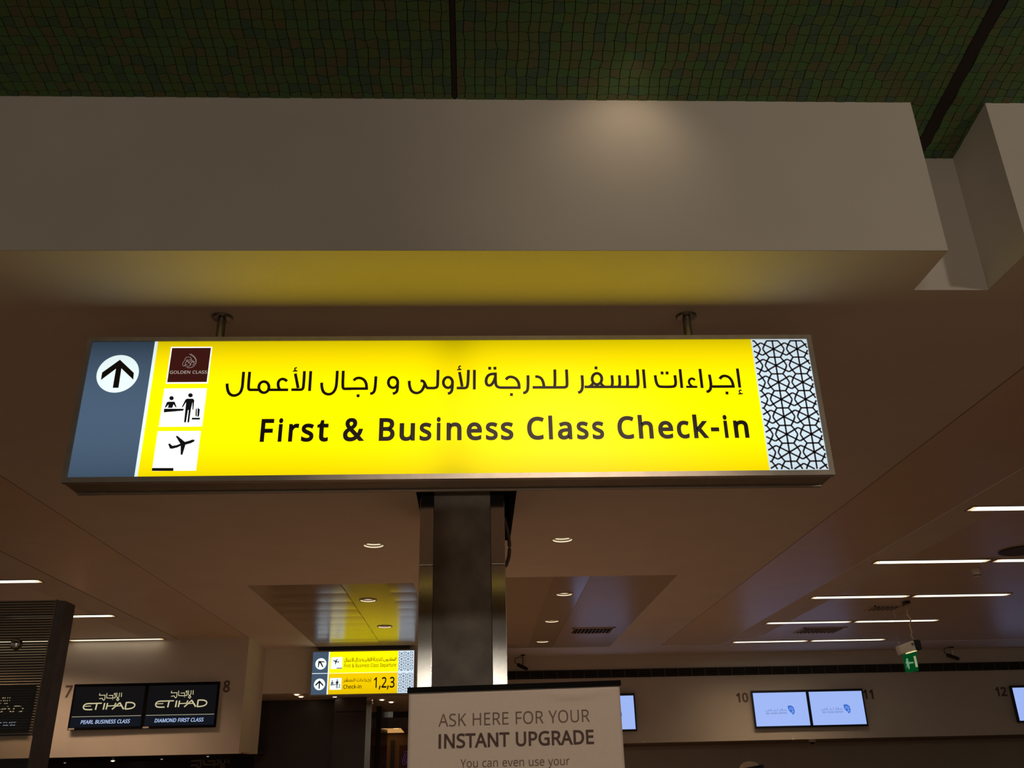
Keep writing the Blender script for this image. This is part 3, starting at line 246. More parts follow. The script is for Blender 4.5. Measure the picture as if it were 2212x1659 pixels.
GL = json.loads(r'''{"&":[587,[[[101,420],[107,403],[114,387],[123,372],[133,358],[144,344],[155,331],[166,318],[142,303],[120,288],[100,273],[83,256],[69,239],[57,220],[49,199],[44,175],[42,149],[45,117],[52,89],[65,63],[81,42],[102,24],[127,10],[156,0],[188,-6],[223,-8],[252,-7],[278,-4],[303,2],[325,9],[347,18],[366,28],[385,40],[403,53],[420,67],[490,0],[585,0],[468,114],[487,137],[504,163],[518,191],[530,221],[541,253],[550,286],[479,286],[472,262],[465,238],[457,216],[447,195],[436,176],[423,159],[268,308],[299,328],[326,349],[350,372],[368,397],[379,426],[383,458],[381,483],[375,505],[366,524],[353,541],[337,555],[318,567],[296,575],[271,580],[244,581],[215,580],[188,575],[165,567],[144,555],[127,541],[114,524],[104,504],[98,481],[96,456],[97,438]],[[128,201],[136,215],[147,227],[159,239],[174,251],[190,262],[208,273],[375,111],[357,97],[337,83],[314,71],[287,62],[258,56],[225,55],[194,57],[168,66],[146,81],[129,101],[120,124],[116,152],[118,170],[121,186]],[[186,506],[202,516],[220,522],[241,524],[262,522],[279,515],[294,505],[304,492],[311,476],[313,458],[310,437],[304,419],[292,401],[276,385],[253,368],[225,350],[207,369],[192,387],[180,404],[172,421],[167,438],[165,457],[168,476],[175,493]]]],",":[215,[[[154,84],[148,93],[73,93],[70,74],[67,53],[63,31],[58,8],[53,-15],[49,-38],[43,-61],[38,-83],[33,-103],[85,-103],[94,-84],[102,-63],[111,-42],[120,-20],[128,1],[136,23],[143,45],[149,65]]]],"-":[258,[[[226,184],[226,246],[32,246],[32,184]]]],"0":[459,[[[149,566],[119,547],[93,520],[73,486],[58,446],[48,399],[41,346],[39,287],[42,228],[48,176],[60,129],[76,88],[97,54],[122,27],[153,8],[188,-4],[229,-8],[261,-6],[290,1],[316,12],[339,27],[359,47],[376,70],[390,97],[401,128],[409,163],[415,201],[418,242],[419,287],[417,346],[410,399],[399,446],[382,486],[361,520],[335,547],[304,566],[269,578],[229,581],[186,578]],[[256,518],[279,510],[298,495],[314,475],[326,449],[336,417],[343,380],[347,336],[348,287],[347,238],[343,194],[336,156],[326,124],[314,98],[298,78],[279,64],[256,55],[229,52],[202,55],[178,64],[159,78],[143,98],[131,125],[121,156],[115,194],[111,238],[110,287],[111,336],[115,380],[121,417],[131,449],[143,475],[159,495],[178,510],[202,518],[229,521]]]],"1":[459,[[[216,439],[216,428],[216,415],[216,400],[216,0],[285,0],[285,573],[226,573],[71,452],[108,405],[169,455],[179,463],[188,471],[196,477],[203,483],[211,491],[219,499],[218,489],[218,479],[217,470],[217,460],[216,450]]]],"2":[459,[[[315,376],[306,353],[295,331],[280,309],[261,287],[240,264],[216,238],[188,210],[38,59],[38,0],[417,0],[417,64],[128,64],[128,67],[247,185],[275,214],[301,241],[324,267],[344,292],[361,318],[375,344],[386,371],[392,399],[394,428],[391,458],[384,485],[372,510],[356,531],[336,548],[313,562],[285,572],[255,579],[221,581],[197,580],[174,577],[153,572],[132,565],[113,557],[94,548],[77,537],[60,526],[45,513],[83,466],[104,482],[126,495],[147,506],[169,514],[194,519],[221,520],[249,518],[273,510],[294,496],[309,477],[318,453],[322,424],[320,399]]]],"3":[459,[[[273,576],[218,581],[181,579],[147,573],[115,563],[87,550],[61,537],[39,521],[75,473],[89,482],[103,491],[117,498],[132,505],[147,511],[164,515],[181,519],[199,521],[219,521],[249,519],[274,511],[295,498],[311,481],[320,460],[323,434],[321,413],[316,394],[307,377],[294,362],[278,350],[259,339],[236,332],[209,327],[180,326],[124,326],[124,265],[179,265],[211,264],[240,261],[265,255],[288,247],[306,236],[320,223],[331,206],[337,187],[339,164],[335,132],[324,104],[305,81],[278,65],[241,55],[194,51],[168,52],[141,56],[114,61],[87,69],[61,78],[36,89],[36,23],[60,13],[85,5],[110,-1],[136,-5],[164,-7],[193,-8],[241,-6],[283,2],[318,14],[348,30],[371,50],[390,74],[403,101],[410,131],[413,163],[409,198],[398,229],[379,255],[353,276],[319,290],[277,298],[277,302],[300,307],[321,316],[340,326],[356,339],[370,355],[381,372],[389,392],[394,414],[395,439],[390,477],[376,511],[352,540],[317,563]]]],"7":[459,[[[344,508],[109,0],[187,0],[419,518],[419,573],[35,573],[35,508]]]],"8":[459,[[[411,196],[401,216],[389,234],[373,250],[355,265],[335,279],[314,291],[291,303],[310,314],[329,325],[346,338],[361,352],[374,367],[385,383],[394,401],[399,421],[400,443],[398,472],[390,497],[378,519],[362,538],[341,553],[318,565],[291,574],[261,579],[229,581],[197,579],[168,573],[141,565],[117,552],[97,537],[80,518],[68,497],[60,472],[58,444],[59,422],[64,401],[71,383],[81,366],[93,350],[107,336],[123,322],[140,310],[158,299],[138,289],[118,277],[99,264],[82,249],[68,232],[56,214],[47,194],[41,171],[39,146],[42,115],[49,87],[61,63],[78,42],[100,24],[126,10],[157,0],[192,-6],[231,-8],[267,-6],[300,1],[330,11],[356,26],[378,44],[395,65],[408,90],[416,118],[419,148],[417,173]],[[161,60],[138,76],[121,96],[112,119],[108,145],[110,164],[114,182],[121,197],[130,212],[142,225],[157,237],[174,249],[194,260],[217,270],[229,265],[253,256],[274,246],[293,235],[310,223],[324,211],[335,197],[343,182],[348,166],[350,148],[346,120],[336,96],[319,76],[295,60],[265,51],[229,48],[192,51]],[[329,423],[325,406],[317,392],[307,379],[296,367],[282,357],[267,348],[250,339],[232,330],[213,339],[195,348],[179,357],[164,367],[151,379],[141,391],[133,406],[128,422],[127,441],[130,466],[139,486],[155,502],[176,514],[200,521],[228,524],[257,521],[282,514],[302,502],[318,486],[327,466],[330,441]]]],"A":[512,[[[346,241],[165,241],[230,415],[232,421],[235,429],[238,438],[241,447],[244,457],[247,468],[249,479],[252,490],[255,500],[257,493],[260,484],[263,473],[267,461],[271,449],[274,438],[278,428],[280,420],[282,415]],[[289,575],[224,575],[0,0],[73,0],[141,177],[368,177],[437,0],[512,0]]]],"B":[521,[[[150,269],[260,269],[293,267],[321,263],[344,256],[362,247],[377,235],[388,221],[395,205],[399,188],[401,168],[398,138],[388,112],[371,91],[346,74],[311,64],[265,61],[150,61]],[[476,191],[470,215],[461,236],[448,253],[433,267],[415,279],[395,288],[373,295],[350,300],[350,304],[372,309],[392,317],[409,328],[424,340],[437,354],[446,371],[453,389],[457,409],[459,431],[453,478],[434,515],[404,541],[361,558],[307,569],[241,573],[78,573],[78,0],[279,0],[318,2],[354,8],[385,19],[413,33],[436,52],[454,74],[467,100],[475,130],[478,163]],[[334,339],[300,331],[256,329],[150,329],[150,511],[245,511],[289,509],[324,502],[351,490],[369,474],[380,451],[384,423],[381,394],[372,371],[357,352]]]],"C":[507,[[[281,58],[244,68],[213,83],[186,105],[164,132],[147,164],[135,200],[128,241],[125,286],[127,321],[131,353],[139,383],[149,410],[162,434],[178,456],[196,474],[217,490],[241,502],[266,510],[294,516],[323,517],[348,516],[372,513],[394,508],[415,501],[435,494],[453,486],[482,547],[460,557],[435,565],[409,572],[381,577],[353,580],[324,581],[281,578],[242,571],[206,559],[174,543],[145,523],[120,499],[98,471],[81,440],[67,406],[57,369],[51,329],[49,287],[52,230],[62,178],[78,131],[101,90],[130,56],[166,28],[208,8],[257,-4],[312,-8],[342,-7],[369,-6],[393,-2],[416,2],[438,8],[460,15],[460,78],[438,72],[416,66],[394,62],[371,58],[347,56],[322,55]]]],"D":[585,[[[399,33],[440,58],[474,91],[501,131],[521,177],[533,231],[536,292],[533,350],[521,402],[502,446],[476,484],[443,516],[404,540],[359,558],[309,569],[254,573],[78,573],[78,0],[237,0],[297,4],[351,15]],[[391,469],[416,444],[435,415],[449,379],[458,337],[460,289],[454,220],[434,164],[402,119],[357,87],[299,68],[228,62],[150,62],[150,511],[244,511],[287,508],[327,500],[361,487]]]],"E":[446,[[[398,509],[398,573],[78,573],[78,0],[398,0],[398,63],[150,63],[150,268],[383,268],[383,330],[150,330],[150,509]]]],"F":[416,[[[398,509],[398,573],[78,573],[78,0],[150,0],[150,243],[383,243],[383,306],[150,306],[150,509]]]],"G":[584,[[[524,302],[326,302],[326,238],[452,238],[452,68],[437,65],[421,61],[404,59],[385,56],[364,55],[340,55],[292,58],[251,68],[216,84],[187,106],[164,133],[146,166],[134,202],[127,243],[124,286],[127,332],[136,373],[150,409],[170,441],[195,468],[225,489],[259,505],[298,514],[342,517],[369,516],[395,513],[421,508],[445,501],[468,493],[489,484],[516,547],[491,557],[465,565],[437,572],[407,577],[377,580],[346,581],[286,577],[233,564],[186,544],[145,517],[111,482],[84,442],[65,395],[53,343],[49,286],[52,229],[63,176],[81,130],[105,89],[136,55],[173,28],[217,8],[267,-4],[323,-8],[362,-7],[398,-5],[431,-1],[462,5],[493,12],[524,22]]]],"H":[594,[[[150,330],[150,573],[78,573],[78,0],[150,0],[150,267],[443,267],[443,0],[516,0],[516,573],[443,573],[443,330]]]],"I":[272,[[[239,573],[32,573],[32,531],[99,515],[99,57],[32,42],[32,0],[239,0],[239,42],[172,57],[172,515],[239,531]]]],"K":[496,[[[403,573],[249,399],[232,381],[215,363],[199,345],[182,327],[166,308],[150,290],[150,573],[78,573],[78,0],[150,0],[150,222],[208,273],[411,0],[496,0],[261,323],[488,573]]]],"L":[420,[[[150,573],[78,573],[78,0],[400,0],[400,64],[150,64]]]],"M":[727,[[[144,367],[144,387],[144,407],[143,426],[142,444],[142,461],[141,477],[140,490],[139,502],[142,502],[330,0],[390,0],[581,501],[584,501],[583,489],[582,475],[581,460],[580,443],[580,426],[579,408],[579,389],[578,371],[578,352],[578,0],[650,0],[650,573],[544,573],[364,103],[361,103],[184,573],[78,573],[78,0],[144,0],[144,347]]]],"N":[609,[[[161,573],[78,573],[78,0],[144,0],[144,320],[144,340],[144,359],[143,378],[142,397],[142,415],[141,432],[140,448],[139,462],[138,476],[141,476],[447,0],[532,0],[532,573],[464,573],[464,249],[464,232],[465,213],[466,193],[466,173],[467,155],[468,137],[469,121],[469,109],[470,99],[467,99]]]],"O":[626,[[[238,67],[207,83],[182,104],[161,131],[145,163],[134,200],[127,241],[125,287],[127,333],[134,374],[145,411],[161,443],[182,469],[207,490],[238,506],[274,515],[314,518],[373,511],[421,491],[456,457],[481,411],[496,354],[501,287],[499,241],[492,200],[481,163],[465,131],[445,104],[420,83],[390,67],[354,58],[314,55],[273,58]],[[65,167],[78,132],[94,101],[114,73],[138,49],[165,29],[196,13],[232,1],[271,-6],[314,-8],[355,-6],[393,1],[428,13],[459,29],[486,49],[510,73],[531,101],[547,132],[561,166],[570,204],[576,244],[577,287],[574,344],[564,396],[547,442],[524,483],[495,517],[459,545],[417,565],[369,577],[314,581],[258,577],[208,565],[166,545],[130,517],[100,482],[78,442],[62,396],[52,344],[49,288],[51,245],[56,204]]]],"P":[485,[[[338,318],[320,306],[298,296],[272,290],[242,286],[208,285],[150,285],[150,511],[223,511],[269,508],[306,499],[334,484],[354,462],[366,435],[370,401],[368,375],[362,352],[352,334]],[[351,249],[375,262],[395,278],[411,296],[423,316],[433,336],[439,358],[443,381],[444,404],[439,454],[421,495],[393,528],[352,553],[297,568],[229,573],[78,573],[78,0],[150,0],[150,223],[216,223],[256,225],[292,230],[324,238]]]],"R":[499,[[[281,571],[236,573],[78,573],[78,0],[150,0],[150,237],[264,237],[403,0],[487,0],[330,257],[349,264],[367,274],[385,285],[401,298],[415,315],[427,334],[437,356],[442,381],[444,410],[442,444],[434,474],[422,500],[404,522],[381,540],[353,555],[320,565]],[[312,310],[278,301],[236,298],[150,298],[150,510],[232,510],[261,509],[287,505],[310,500],[328,491],[343,480],[355,467],[363,450],[368,430],[370,407],[366,374],[355,347],[338,325]]]],"S":[440,[[[325,502],[346,495],[366,487],[389,549],[367,558],[343,565],[318,572],[290,577],[262,580],[231,581],[197,579],[165,573],[136,563],[110,550],[89,533],[71,513],[58,490],[51,464],[48,435],[49,413],[52,393],[57,375],[65,359],[74,344],[85,330],[98,317],[114,305],[131,294],[151,284],[172,274],[196,265],[228,253],[255,241],[277,230],[295,218],[308,207],[318,194],[325,180],[329,164],[330,147],[329,129],[324,113],[316,98],[305,85],[290,74],[273,66],[252,60],[228,56],[201,55],[171,56],[142,59],[113,65],[86,72],[62,80],[41,88],[41,19],[54,14],[68,9],[83,4],[100,1],[118,-2],[137,-5],[157,-7],[177,-8],[198,-8],[238,-6],[274,1],[307,11],[335,26],[359,44],[378,66],[392,92],[400,121],[403,153],[401,181],[395,206],[385,228],[371,247],[353,264],[332,279],[307,293],[278,306],[246,318],[217,330],[193,341],[172,351],[156,362],[143,373],[133,386],[126,400],[122,416],[121,434],[122,450],[126,464],[133,478],[142,489],[154,499],[169,507],[187,513],[207,516],[229,517],[254,516],[278,513],[302,508]]]],"T":[446,[[[259,509],[437,509],[437,573],[8,573],[8,509],[187,509],[187,0],[259,0]]]],"U":[586,[[[78,144],[97,93],[128,50],[171,18],[225,-2],[290,-8],[338,-5],[380,4],[416,20],[446,40],[470,65],[489,95],[503,128],[511,164],[513,202],[513,573],[442,573],[442,202],[440,174],[435,149],[427,126],[415,105],[399,88],[379,73],[355,63],[327,57],[294,55],[248,59],[211,72],[182,93],[161,122],[148,158],[144,201],[144,573],[72,573],[72,204]]]],"Y":[454,[[[376,573],[227,291],[79,573],[0,573],[191,219],[191,0],[263,0],[263,222],[454,573]]]],"a":[450,[[[315,210],[315,172],[311,134],[299,103],[279,79],[253,62],[223,52],[188,49],[167,51],[148,56],[132,66],[120,79],[112,97],[110,119],[113,144],[124,165],[141,182],[167,195],[204,203],[252,208]],[[216,-5],[234,-1],[250,5],[265,13],[279,22],[292,33],[304,46],[317,61],[320,61],[334,0],[385,0],[385,293],[381,338],[368,375],[347,403],[318,422],[279,433],[231,437],[204,436],[177,432],[151,426],[126,419],[104,410],[84,400],[106,347],[124,355],[143,363],[163,370],[183,376],[205,379],[227,380],[253,378],[275,371],[293,359],[306,342],[313,317],[316,285],[316,259],[243,257],[179,251],[127,238],[87,219],[59,192],[42,159],[37,119],[39,92],[45,68],[55,48],[68,30],[84,16],[103,6],[124,-2],[148,-6],[172,-8],[195,-7]]]],"c":[385,[[[141,104],[131,126],[123,152],[119,181],[117,213],[119,247],[123,277],[131,303],[141,325],[155,343],[172,358],[193,368],[217,374],[244,376],[259,375],[275,373],[292,370],[308,365],[323,361],[337,356],[358,415],[344,421],[328,426],[309,431],[288,435],[267,437],[245,438],[208,435],[174,428],[142,415],[114,396],[90,372],[71,342],[56,305],[47,262],[44,213],[47,165],[55,123],[69,87],[88,58],[112,34],[139,15],[170,2],[204,-5],[241,-8],[264,-7],[285,-5],[304,-2],[320,3],[336,8],[351,15],[351,78],[336,71],[319,65],[302,60],[283,56],[262,54],[240,53],[214,55],[191,61],[172,71],[155,86]]]],"d":[493,[[[310,15],[323,24],[335,35],[345,46],[354,58],[358,58],[368,0],[425,0],[425,609],[354,609],[354,438],[355,429],[355,418],[356,405],[358,393],[359,383],[359,374],[354,374],[345,386],[335,397],[323,407],[310,416],[296,423],[280,429],[262,434],[243,437],[221,438],[171,432],[128,413],[93,381],[66,338],[50,282],[44,214],[49,146],[65,91],[92,48],[128,17],[171,-2],[221,-8],[242,-7],[262,-4],[279,1],[296,7]],[[197,55],[168,69],[146,93],[130,125],[120,165],[117,213],[120,260],[130,300],[146,334],[168,359],[196,374],[231,379],[274,375],[306,360],[329,336],[343,304],[352,263],[355,213],[355,200],[352,154],[343,117],[328,88],[305,67],[273,55],[232,51]]]],"e":[452,[[[215,56],[181,69],[154,90],[134,119],[122,157],[117,201],[411,201],[411,244],[409,281],[402,315],[390,346],[374,373],[354,396],[329,414],[301,427],[269,435],[234,438],[198,435],[164,426],[134,411],[108,390],[86,364],[68,333],[55,297],[47,257],[44,212],[47,167],[56,126],[70,91],[90,61],[114,36],[143,17],[176,3],[212,-5],[251,-8],[279,-7],[304,-5],[327,-1],[349,4],[370,11],[392,20],[392,82],[370,73],[348,66],[327,60],[305,56],[280,53],[254,52]],[[154,348],[175,366],[202,376],[233,380],[256,378],[276,373],[292,364],[306,353],[318,338],[326,322],[333,302],[336,281],[338,257],[119,257],[125,293],[137,323]]]],"h":[496,[[[136,379],[137,389],[138,399],[138,410],[139,420],[139,431],[139,609],[68,609],[68,0],[139,0],[139,222],[140,254],[144,283],[150,308],[160,329],[173,347],[189,360],[210,370],[235,376],[265,379],[295,376],[319,367],[338,353],[351,333],[358,307],[361,275],[361,0],[431,0],[431,280],[429,314],[423,344],[413,370],[399,391],[382,408],[360,421],[335,430],[306,435],[273,437],[255,436],[238,434],[221,429],[204,424],[188,416],[174,407],[161,397],[149,385],[140,370],[135,370]]]],"i":[207,[[[104,591],[93,590],[83,586],[75,580],[68,572],[64,560],[63,546],[64,532],[68,521],[75,512],[83,506],[93,502],[104,501],[115,502],[124,506],[133,512],[140,521],[144,532],[145,546],[144,560],[140,572],[133,580],[124,586],[115,590]],[[139,430],[68,430],[68,0],[139,0]]]],"k":[428,[[[138,158],[187,200],[336,0],[421,0],[235,246],[409,430],[326,430],[189,285],[184,279],[178,272],[172,264],[165,256],[159,248],[152,240],[146,232],[142,226],[138,221],[135,221],[135,232],[136,244],[137,257],[137,270],[138,282],[138,291],[138,609],[68,609],[68,0],[138,0]]]],"l":[207,[[[139,0],[139,609],[68,609],[68,0]]]],"n":[496,[[[322,434],[275,438],[257,437],[239,435],[222,431],[206,425],[190,418],[175,409],[162,398],[150,385],[140,371],[136,371],[125,430],[68,430],[68,0],[139,0],[139,223],[142,269],[151,308],[166,338],[189,361],[222,374],[265,379],[295,376],[319,367],[338,353],[351,333],[358,307],[361,275],[361,0],[431,0],[431,280],[426,330],[413,371],[391,401],[361,421]]]],"o":[485,[[[299,-1],[324,7],[348,18],[369,33],[388,51],[404,71],[417,95],[428,121],[436,150],[440,181],[442,216],[439,261],[431,301],[417,336],[398,367],[374,392],[347,412],[316,426],[281,435],[244,438],[204,435],[169,426],[137,412],[110,392],[87,367],[68,336],[55,301],[47,261],[44,216],[46,181],[51,150],[59,121],[70,95],[84,71],[100,51],[119,33],[140,18],[163,7],[188,-1],[214,-6],[241,-8],[271,-6]],[[294,59],[270,53],[243,51],[216,53],[192,59],[172,71],[155,86],[141,105],[130,128],[123,154],[119,184],[117,216],[120,263],[130,303],[147,335],[171,359],[202,374],[242,379],[270,376],[294,370],[314,359],[331,344],[345,325],[355,303],[363,277],[367,248],[369,216],[367,184],[363,154],[356,128],[345,105],[331,86],[314,71]]]],"p":[493,[[[172,85],[159,103],[150,126],[144,152],[140,182],[139,216],[139,229],[141,261],[145,289],[152,313],[161,333],[174,349],[190,362],[210,371],[233,377],[260,379],[296,374],[325,359],[348,334],[363,302],[373,262],[376,217],[375,186],[371,157],[364,131],[354,108],[341,88],[326,72],[308,60],[286,53],[261,51],[233,53],[208,59],[188,70]],[[135,45],[134,55],[139,55],[148,44],[158,33],[170,24],[182,15],[197,7],[213,1],[231,-4],[251,-7],[272,-8],[306,-5],[337,3],[365,17],[390,37],[410,62],[427,93],[439,129],[447,170],[449,216],[444,284],[428,339],[401,383],[365,413],[322,432],[273,438],[251,437],[231,434],[213,429],[197,422],[182,414],[170,405],[158,394],[148,383],[139,371],[136,371],[126,430],[68,430],[68,-192],[139,-192],[139,-16],[139,-5],[138,7],[137,20],[136,33]]]],"r":[331,[[[137,351],[134,351],[126,430],[68,430],[68,0],[139,0],[139,229],[140,251],[143,270],[149,289],[156,305],[166,321],[176,334],[189,346],[202,355],[217,363],[232,369],[248,373],[264,374],[271,374],[279,373],[287,372],[296,371],[303,370],[310,368],[319,433],[312,435],[304,436],[295,437],[286,437],[277,438],[269,438],[249,437],[231,433],[214,426],[198,418],[183,407],[170,395],[158,381],[147,367]]]],"s":[384,[[[276,132],[279,123],[280,112],[277,94],[269,79],[256,66],[236,57],[211,51],[178,49],[153,50],[128,54],[104,60],[81,67],[60,75],[42,83],[42,19],[59,11],[78,5],[99,-1],[122,-5],[148,-7],[176,-8],[210,-6],[241,-2],[268,6],[292,18],[311,32],[327,49],[339,69],[346,92],[348,119],[346,140],[341,159],[333,176],[321,190],[306,203],[289,215],[268,226],[245,236],[219,246],[193,256],[172,266],[154,274],[139,282],[127,290],[119,298],[113,307],[109,317],[108,328],[111,343],[118,356],[131,366],[149,374],[171,379],[197,380],[218,379],[238,377],[258,372],[278,366],[297,360],[315,353],[339,409],[319,417],[298,424],[275,430],[252,434],[228,437],[202,438],[157,435],[118,425],[85,408],[61,386],[46,358],[41,324],[43,302],[48,283],[57,266],[69,252],[84,239],[103,228],[124,217],[148,206],[174,196],[200,185],[222,176],[239,167],[253,158],[264,150],[271,141]]]],"t":[289,[[[104,27],[120,13],[138,4],[157,-3],[178,-7],[200,-8],[213,-8],[226,-6],[240,-4],[253,-2],[263,1],[272,5],[272,59],[264,56],[255,54],[245,53],[233,51],[222,50],[212,50],[193,52],[177,58],[163,69],[153,83],[146,103],[144,127],[144,375],[269,375],[269,430],[144,430],[144,528],[103,528],[75,437],[13,409],[13,375],[74,375],[74,125],[76,93],[82,66],[91,44]]]],"u":[496,[[[345,121],[336,100],[323,82],[306,69],[285,59],[260,53],[230,51],[200,53],[176,62],[158,76],[145,96],[137,122],[135,153],[135,430],[63,430],[63,148],[65,114],[71,85],[81,59],[95,38],[112,21],[134,8],[159,-1],[187,-6],[220,-8],[238,-7],[256,-5],[273,-1],[290,4],[306,11],[321,20],[334,31],[346,43],[356,57],[359,57],[370,0],[427,0],[427,430],[357,430],[357,206],[356,175],[352,146]]]],"v":[407,[[[244,0],[407,430],[332,430],[241,176],[237,165],[232,152],[227,138],[222,124],[218,110],[214,96],[210,84],[207,72],[204,63],[201,63],[199,72],[197,83],[193,96],[189,109],[185,123],[180,137],[176,151],[171,164],[167,176],[75,430],[0,430],[163,0]]]],"y":[409,[[[56,-135],[47,-135],[38,-134],[30,-133],[22,-132],[15,-131],[9,-130],[9,-186],[16,-188],[24,-189],[34,-190],[44,-192],[55,-192],[67,-192],[94,-191],[117,-185],[138,-176],[157,-164],[173,-148],[188,-130],[201,-108],[213,-85],[224,-59],[409,430],[333,430],[245,186],[238,164],[231,142],[224,121],[217,100],[212,83],[208,68],[205,68],[203,80],[200,92],[196,105],[193,117],[188,130],[184,144],[179,157],[174,171],[169,185],[76,430],[1,430],[174,-2],[152,-59],[145,-73],[138,-87],[130,-99],[121,-110],[110,-118],[99,-126],[86,-131],[72,-134]]]]}''')
GL['I'] = [272, [[[95, 0], [175, 0], [175, 573], [95, 573]]]]
def emb(loop, d):
    """offset an outline outward by d (glyph units)"""
    n = len(loop); out = []
    P = [Vector(p) for p in loop]
    for i in range(n):
        a, b, c = P[i - 1], P[i], P[(i + 1) % n]
        d0 = b - a; d1 = c - b
        if d0.length < 1e-6 or d1.length < 1e-6: out.append(tuple(b)); continue
        d0.normalize(); d1.normalize()
        n0 = Vector((d0.y, -d0.x)); n1 = Vector((d1.y, -d1.x)); m = n0 + n1
        if m.length < .3: m = n0
        m.normalize(); k = d / max(.45, m.dot(n0))
        out.append((b.x + m.x * k, b.y + m.y * k))
    return out
def garea(l): return sum(l[i - 1][0] * l[i][1] - l[i][0] * l[i - 1][1] for i in range(len(l))) / 2
def rim(bm, loop, h, f, y):
    """a mitred band of half width h round an outline: makes a letter bolder"""
    P = []
    for p in loop:
        p = Vector(p)
        if not P or (p - P[-1]).length > 2.5: P.append(p)
    if (P[0] - P[-1]).length < 2.5: P.pop()
    n = len(P); V = []
    if n < 3: return
    for i in range(n):
        d0 = (P[i] - P[i - 1]).normalized(); d1 = (P[(i + 1) % n] - P[i]).normalized()
        n0 = Vector((-d0.y, d0.x)); n1 = Vector((-d1.y, d1.x)); m = n0 + n1
        if m.length < .3: m = n1
        m.normalize(); k = h / max(.55, m.dot(n1))
        a = f(*(P[i] + m * k)); c = f(*(P[i] - m * k))
        V.append((bm.verts.new((a[0], y, a[1])), bm.verts.new((c[0], y, c[1]))))
    for i in range(n):
        j = (i + 1) % n
        bm.faces.new((V[i][1], V[j][1], V[j][0], V[i][0]))
def glyph(bm, ch, f, bold, y):
    """f maps glyph units to face coordinates"""
    loops = [l for l in GL[ch][1]]
    outer = [l for l in loops if abs(garea(l)) > 0]
    # font outlines: counter-clockwise or clockwise; make bodies ccw, holes cw
    big = max(loops, key=lambda l: abs(garea(l))); s = 1 if garea(big) > 0 else -1
    bodies = []; holes = []
    for l in loops:
        (bodies if garea(l) * s > 0 else holes).append(l)
    for b in bodies:
        bb = b if garea(b) > 0 else b[::-1]
        xs = [p[0] for p in bb]; ys = [p[1] for p in bb]
        hs = []
        for h in holes:
            if min(xs) <= h[0][0] <= max(xs) and min(ys) <= h[0][1] <= max(ys):
                hh = h if garea(h) < 0 else h[::-1]
                hs.append([f(*p) for p in (emb(hh, bold) if bold < 0 else hh)])
        poly(bm, [[f(*p) for p in (emb(bb, bold) if bold < 0 else bb)]] + hs, y)
    if bold > 0:
        o = f(0, 0); e = f(100, 100); kx, kz = (e[0] - o[0]) / 100, (e[1] - o[1]) / 100
        for l in loops: rim(bm, l, bold, f, y - .0003)
def text(bm, s, x0, x1, z, cap, y, bold=0, slope=0.0, shear=0.0, space=0):
    """a line of lettering fitted between x0 and x1 with cap height cap"""
    wid = 0; pos = []
    for ch in s:
        pos.append(wid); wid += (250 if ch == ' ' else GL[ch][0]) + space
    c0 = min(p[0] for l in GL[s[0]][1] for p in l); c1 = max(p[0] for l in GL[s[-1]][1] for p in l)
    a = c0; b = pos[-1] + c1; kx = (x1 - x0) / (b - a); kz = cap / 573.0
    for ch, px in zip(s, pos):
        if ch == ' ': continue
        def f(u, v, px=px):
            X = x0 + (u + px - a) * kx + v * kz * shear
            return (X, z + v * kz + (X - x0) * slope)
        glyph(bm, ch, f, bold, y)
    return bm
D4 = lambda pts: [(p[0] / 10000, p[1] / 10000) for p in pts]
def strokes(bm, data, y, tf=None, ws=1.0):
    for i, s in enumerate(data):
        pts = D4(s[1:]); y = y - .00004
        if tf: pts = [tf(*p) for p in pts]
        stroke(bm, pts, s[0] / 10000 * ws, y)
    return bm

CE = 3.48      # ceiling height
# ------------------------------------------------------------------ structure
struct('floor', B(-14, 15, -12, 21, -.1, 0), floor_m)
def ceil_sheet(outer, holes, z, up=False):
    bm = bmesh.new()
    L3 = [[Vector((p[0], p[1], 0)) for p in l] for l in [outer] + holes]
    flat = [p for l in L3 for p in l]; vs = [bm.verts.new((p.x, p.y, z)) for p in flat]
    for a, b, c in tessellate_polygon(L3):
        n = (flat[b] - flat[a]).cross(flat[c] - flat[a]).z
        if abs(n) < 1e-12: continue
        bm.faces.new((vs[a], vs[c], vs[b]) if n > 0 else (vs[a], vs[b], vs[c]))
    return bm
rect = lambda x0, x1, y0, y1: [(x0, y0), (x1, y0), (x1, y1), (x0, y1)]
circ = lambda c, r, n=28: [(c[0] + r * math.cos(2 * math.pi * i / n), c[1] + r * math.sin(2 * math.pi * i / n)) for i in range(n)]
DL = [(-.857, 7.566), (.731, 7.461), (-1.17, 10.01), (-1.154, 11.79), (.958, 9.84), (.955, 11.58), (.954, 13.33)]
DR = .083
L_REC = (-2.27, -.62, 9.13, 13.38); R_REC = (.02, 2.01, 8.93, 14.0)
HOLE = (-.41, .291, 5.92, 7.46)
bm = ceil_sheet([(-3.02, 2.97), (1.86, 2.97), (1.86, 3.28), (2.185, 3.28), (2.185, 2.97), (2.78, 2.97), (2.78, 15.0), (-.1, 15.0), (-.1, 13.6), (-3.02, 13.6)],
                [rect(*L_REC), rect(*R_REC), rect(*HOLE), circ(DL[0], DR), circ(DL[1], DR)], CE)
def merge(dst, src):
    me = bpy.data.meshes.new('tmp'); src.to_mesh(me); src.free(); dst.from_mesh(me); bpy.data.meshes.remove(me)
for r in (rect(-3.95, -4.37, 2.97, 12.53), rect(3.69, 4.08, 2.97, 15.0), rect(2.78, 3.69, 14.0, 15.0), rect(4.08, 14, 14.0, 15.0), rect(-14, -9.3, 2.97, 12.53), rect(9.5, 14, 2.97, 14)):
    x0, x1 = sorted((r[0][0], r[1][0])); merge(bm, ceil_sheet(rect(x0, x1, r[0][1], r[2][1]), [], CE))
ceiling = obj('ceiling', bm, plaster, kind='sheet'); ceiling['kind'] = 'structure'
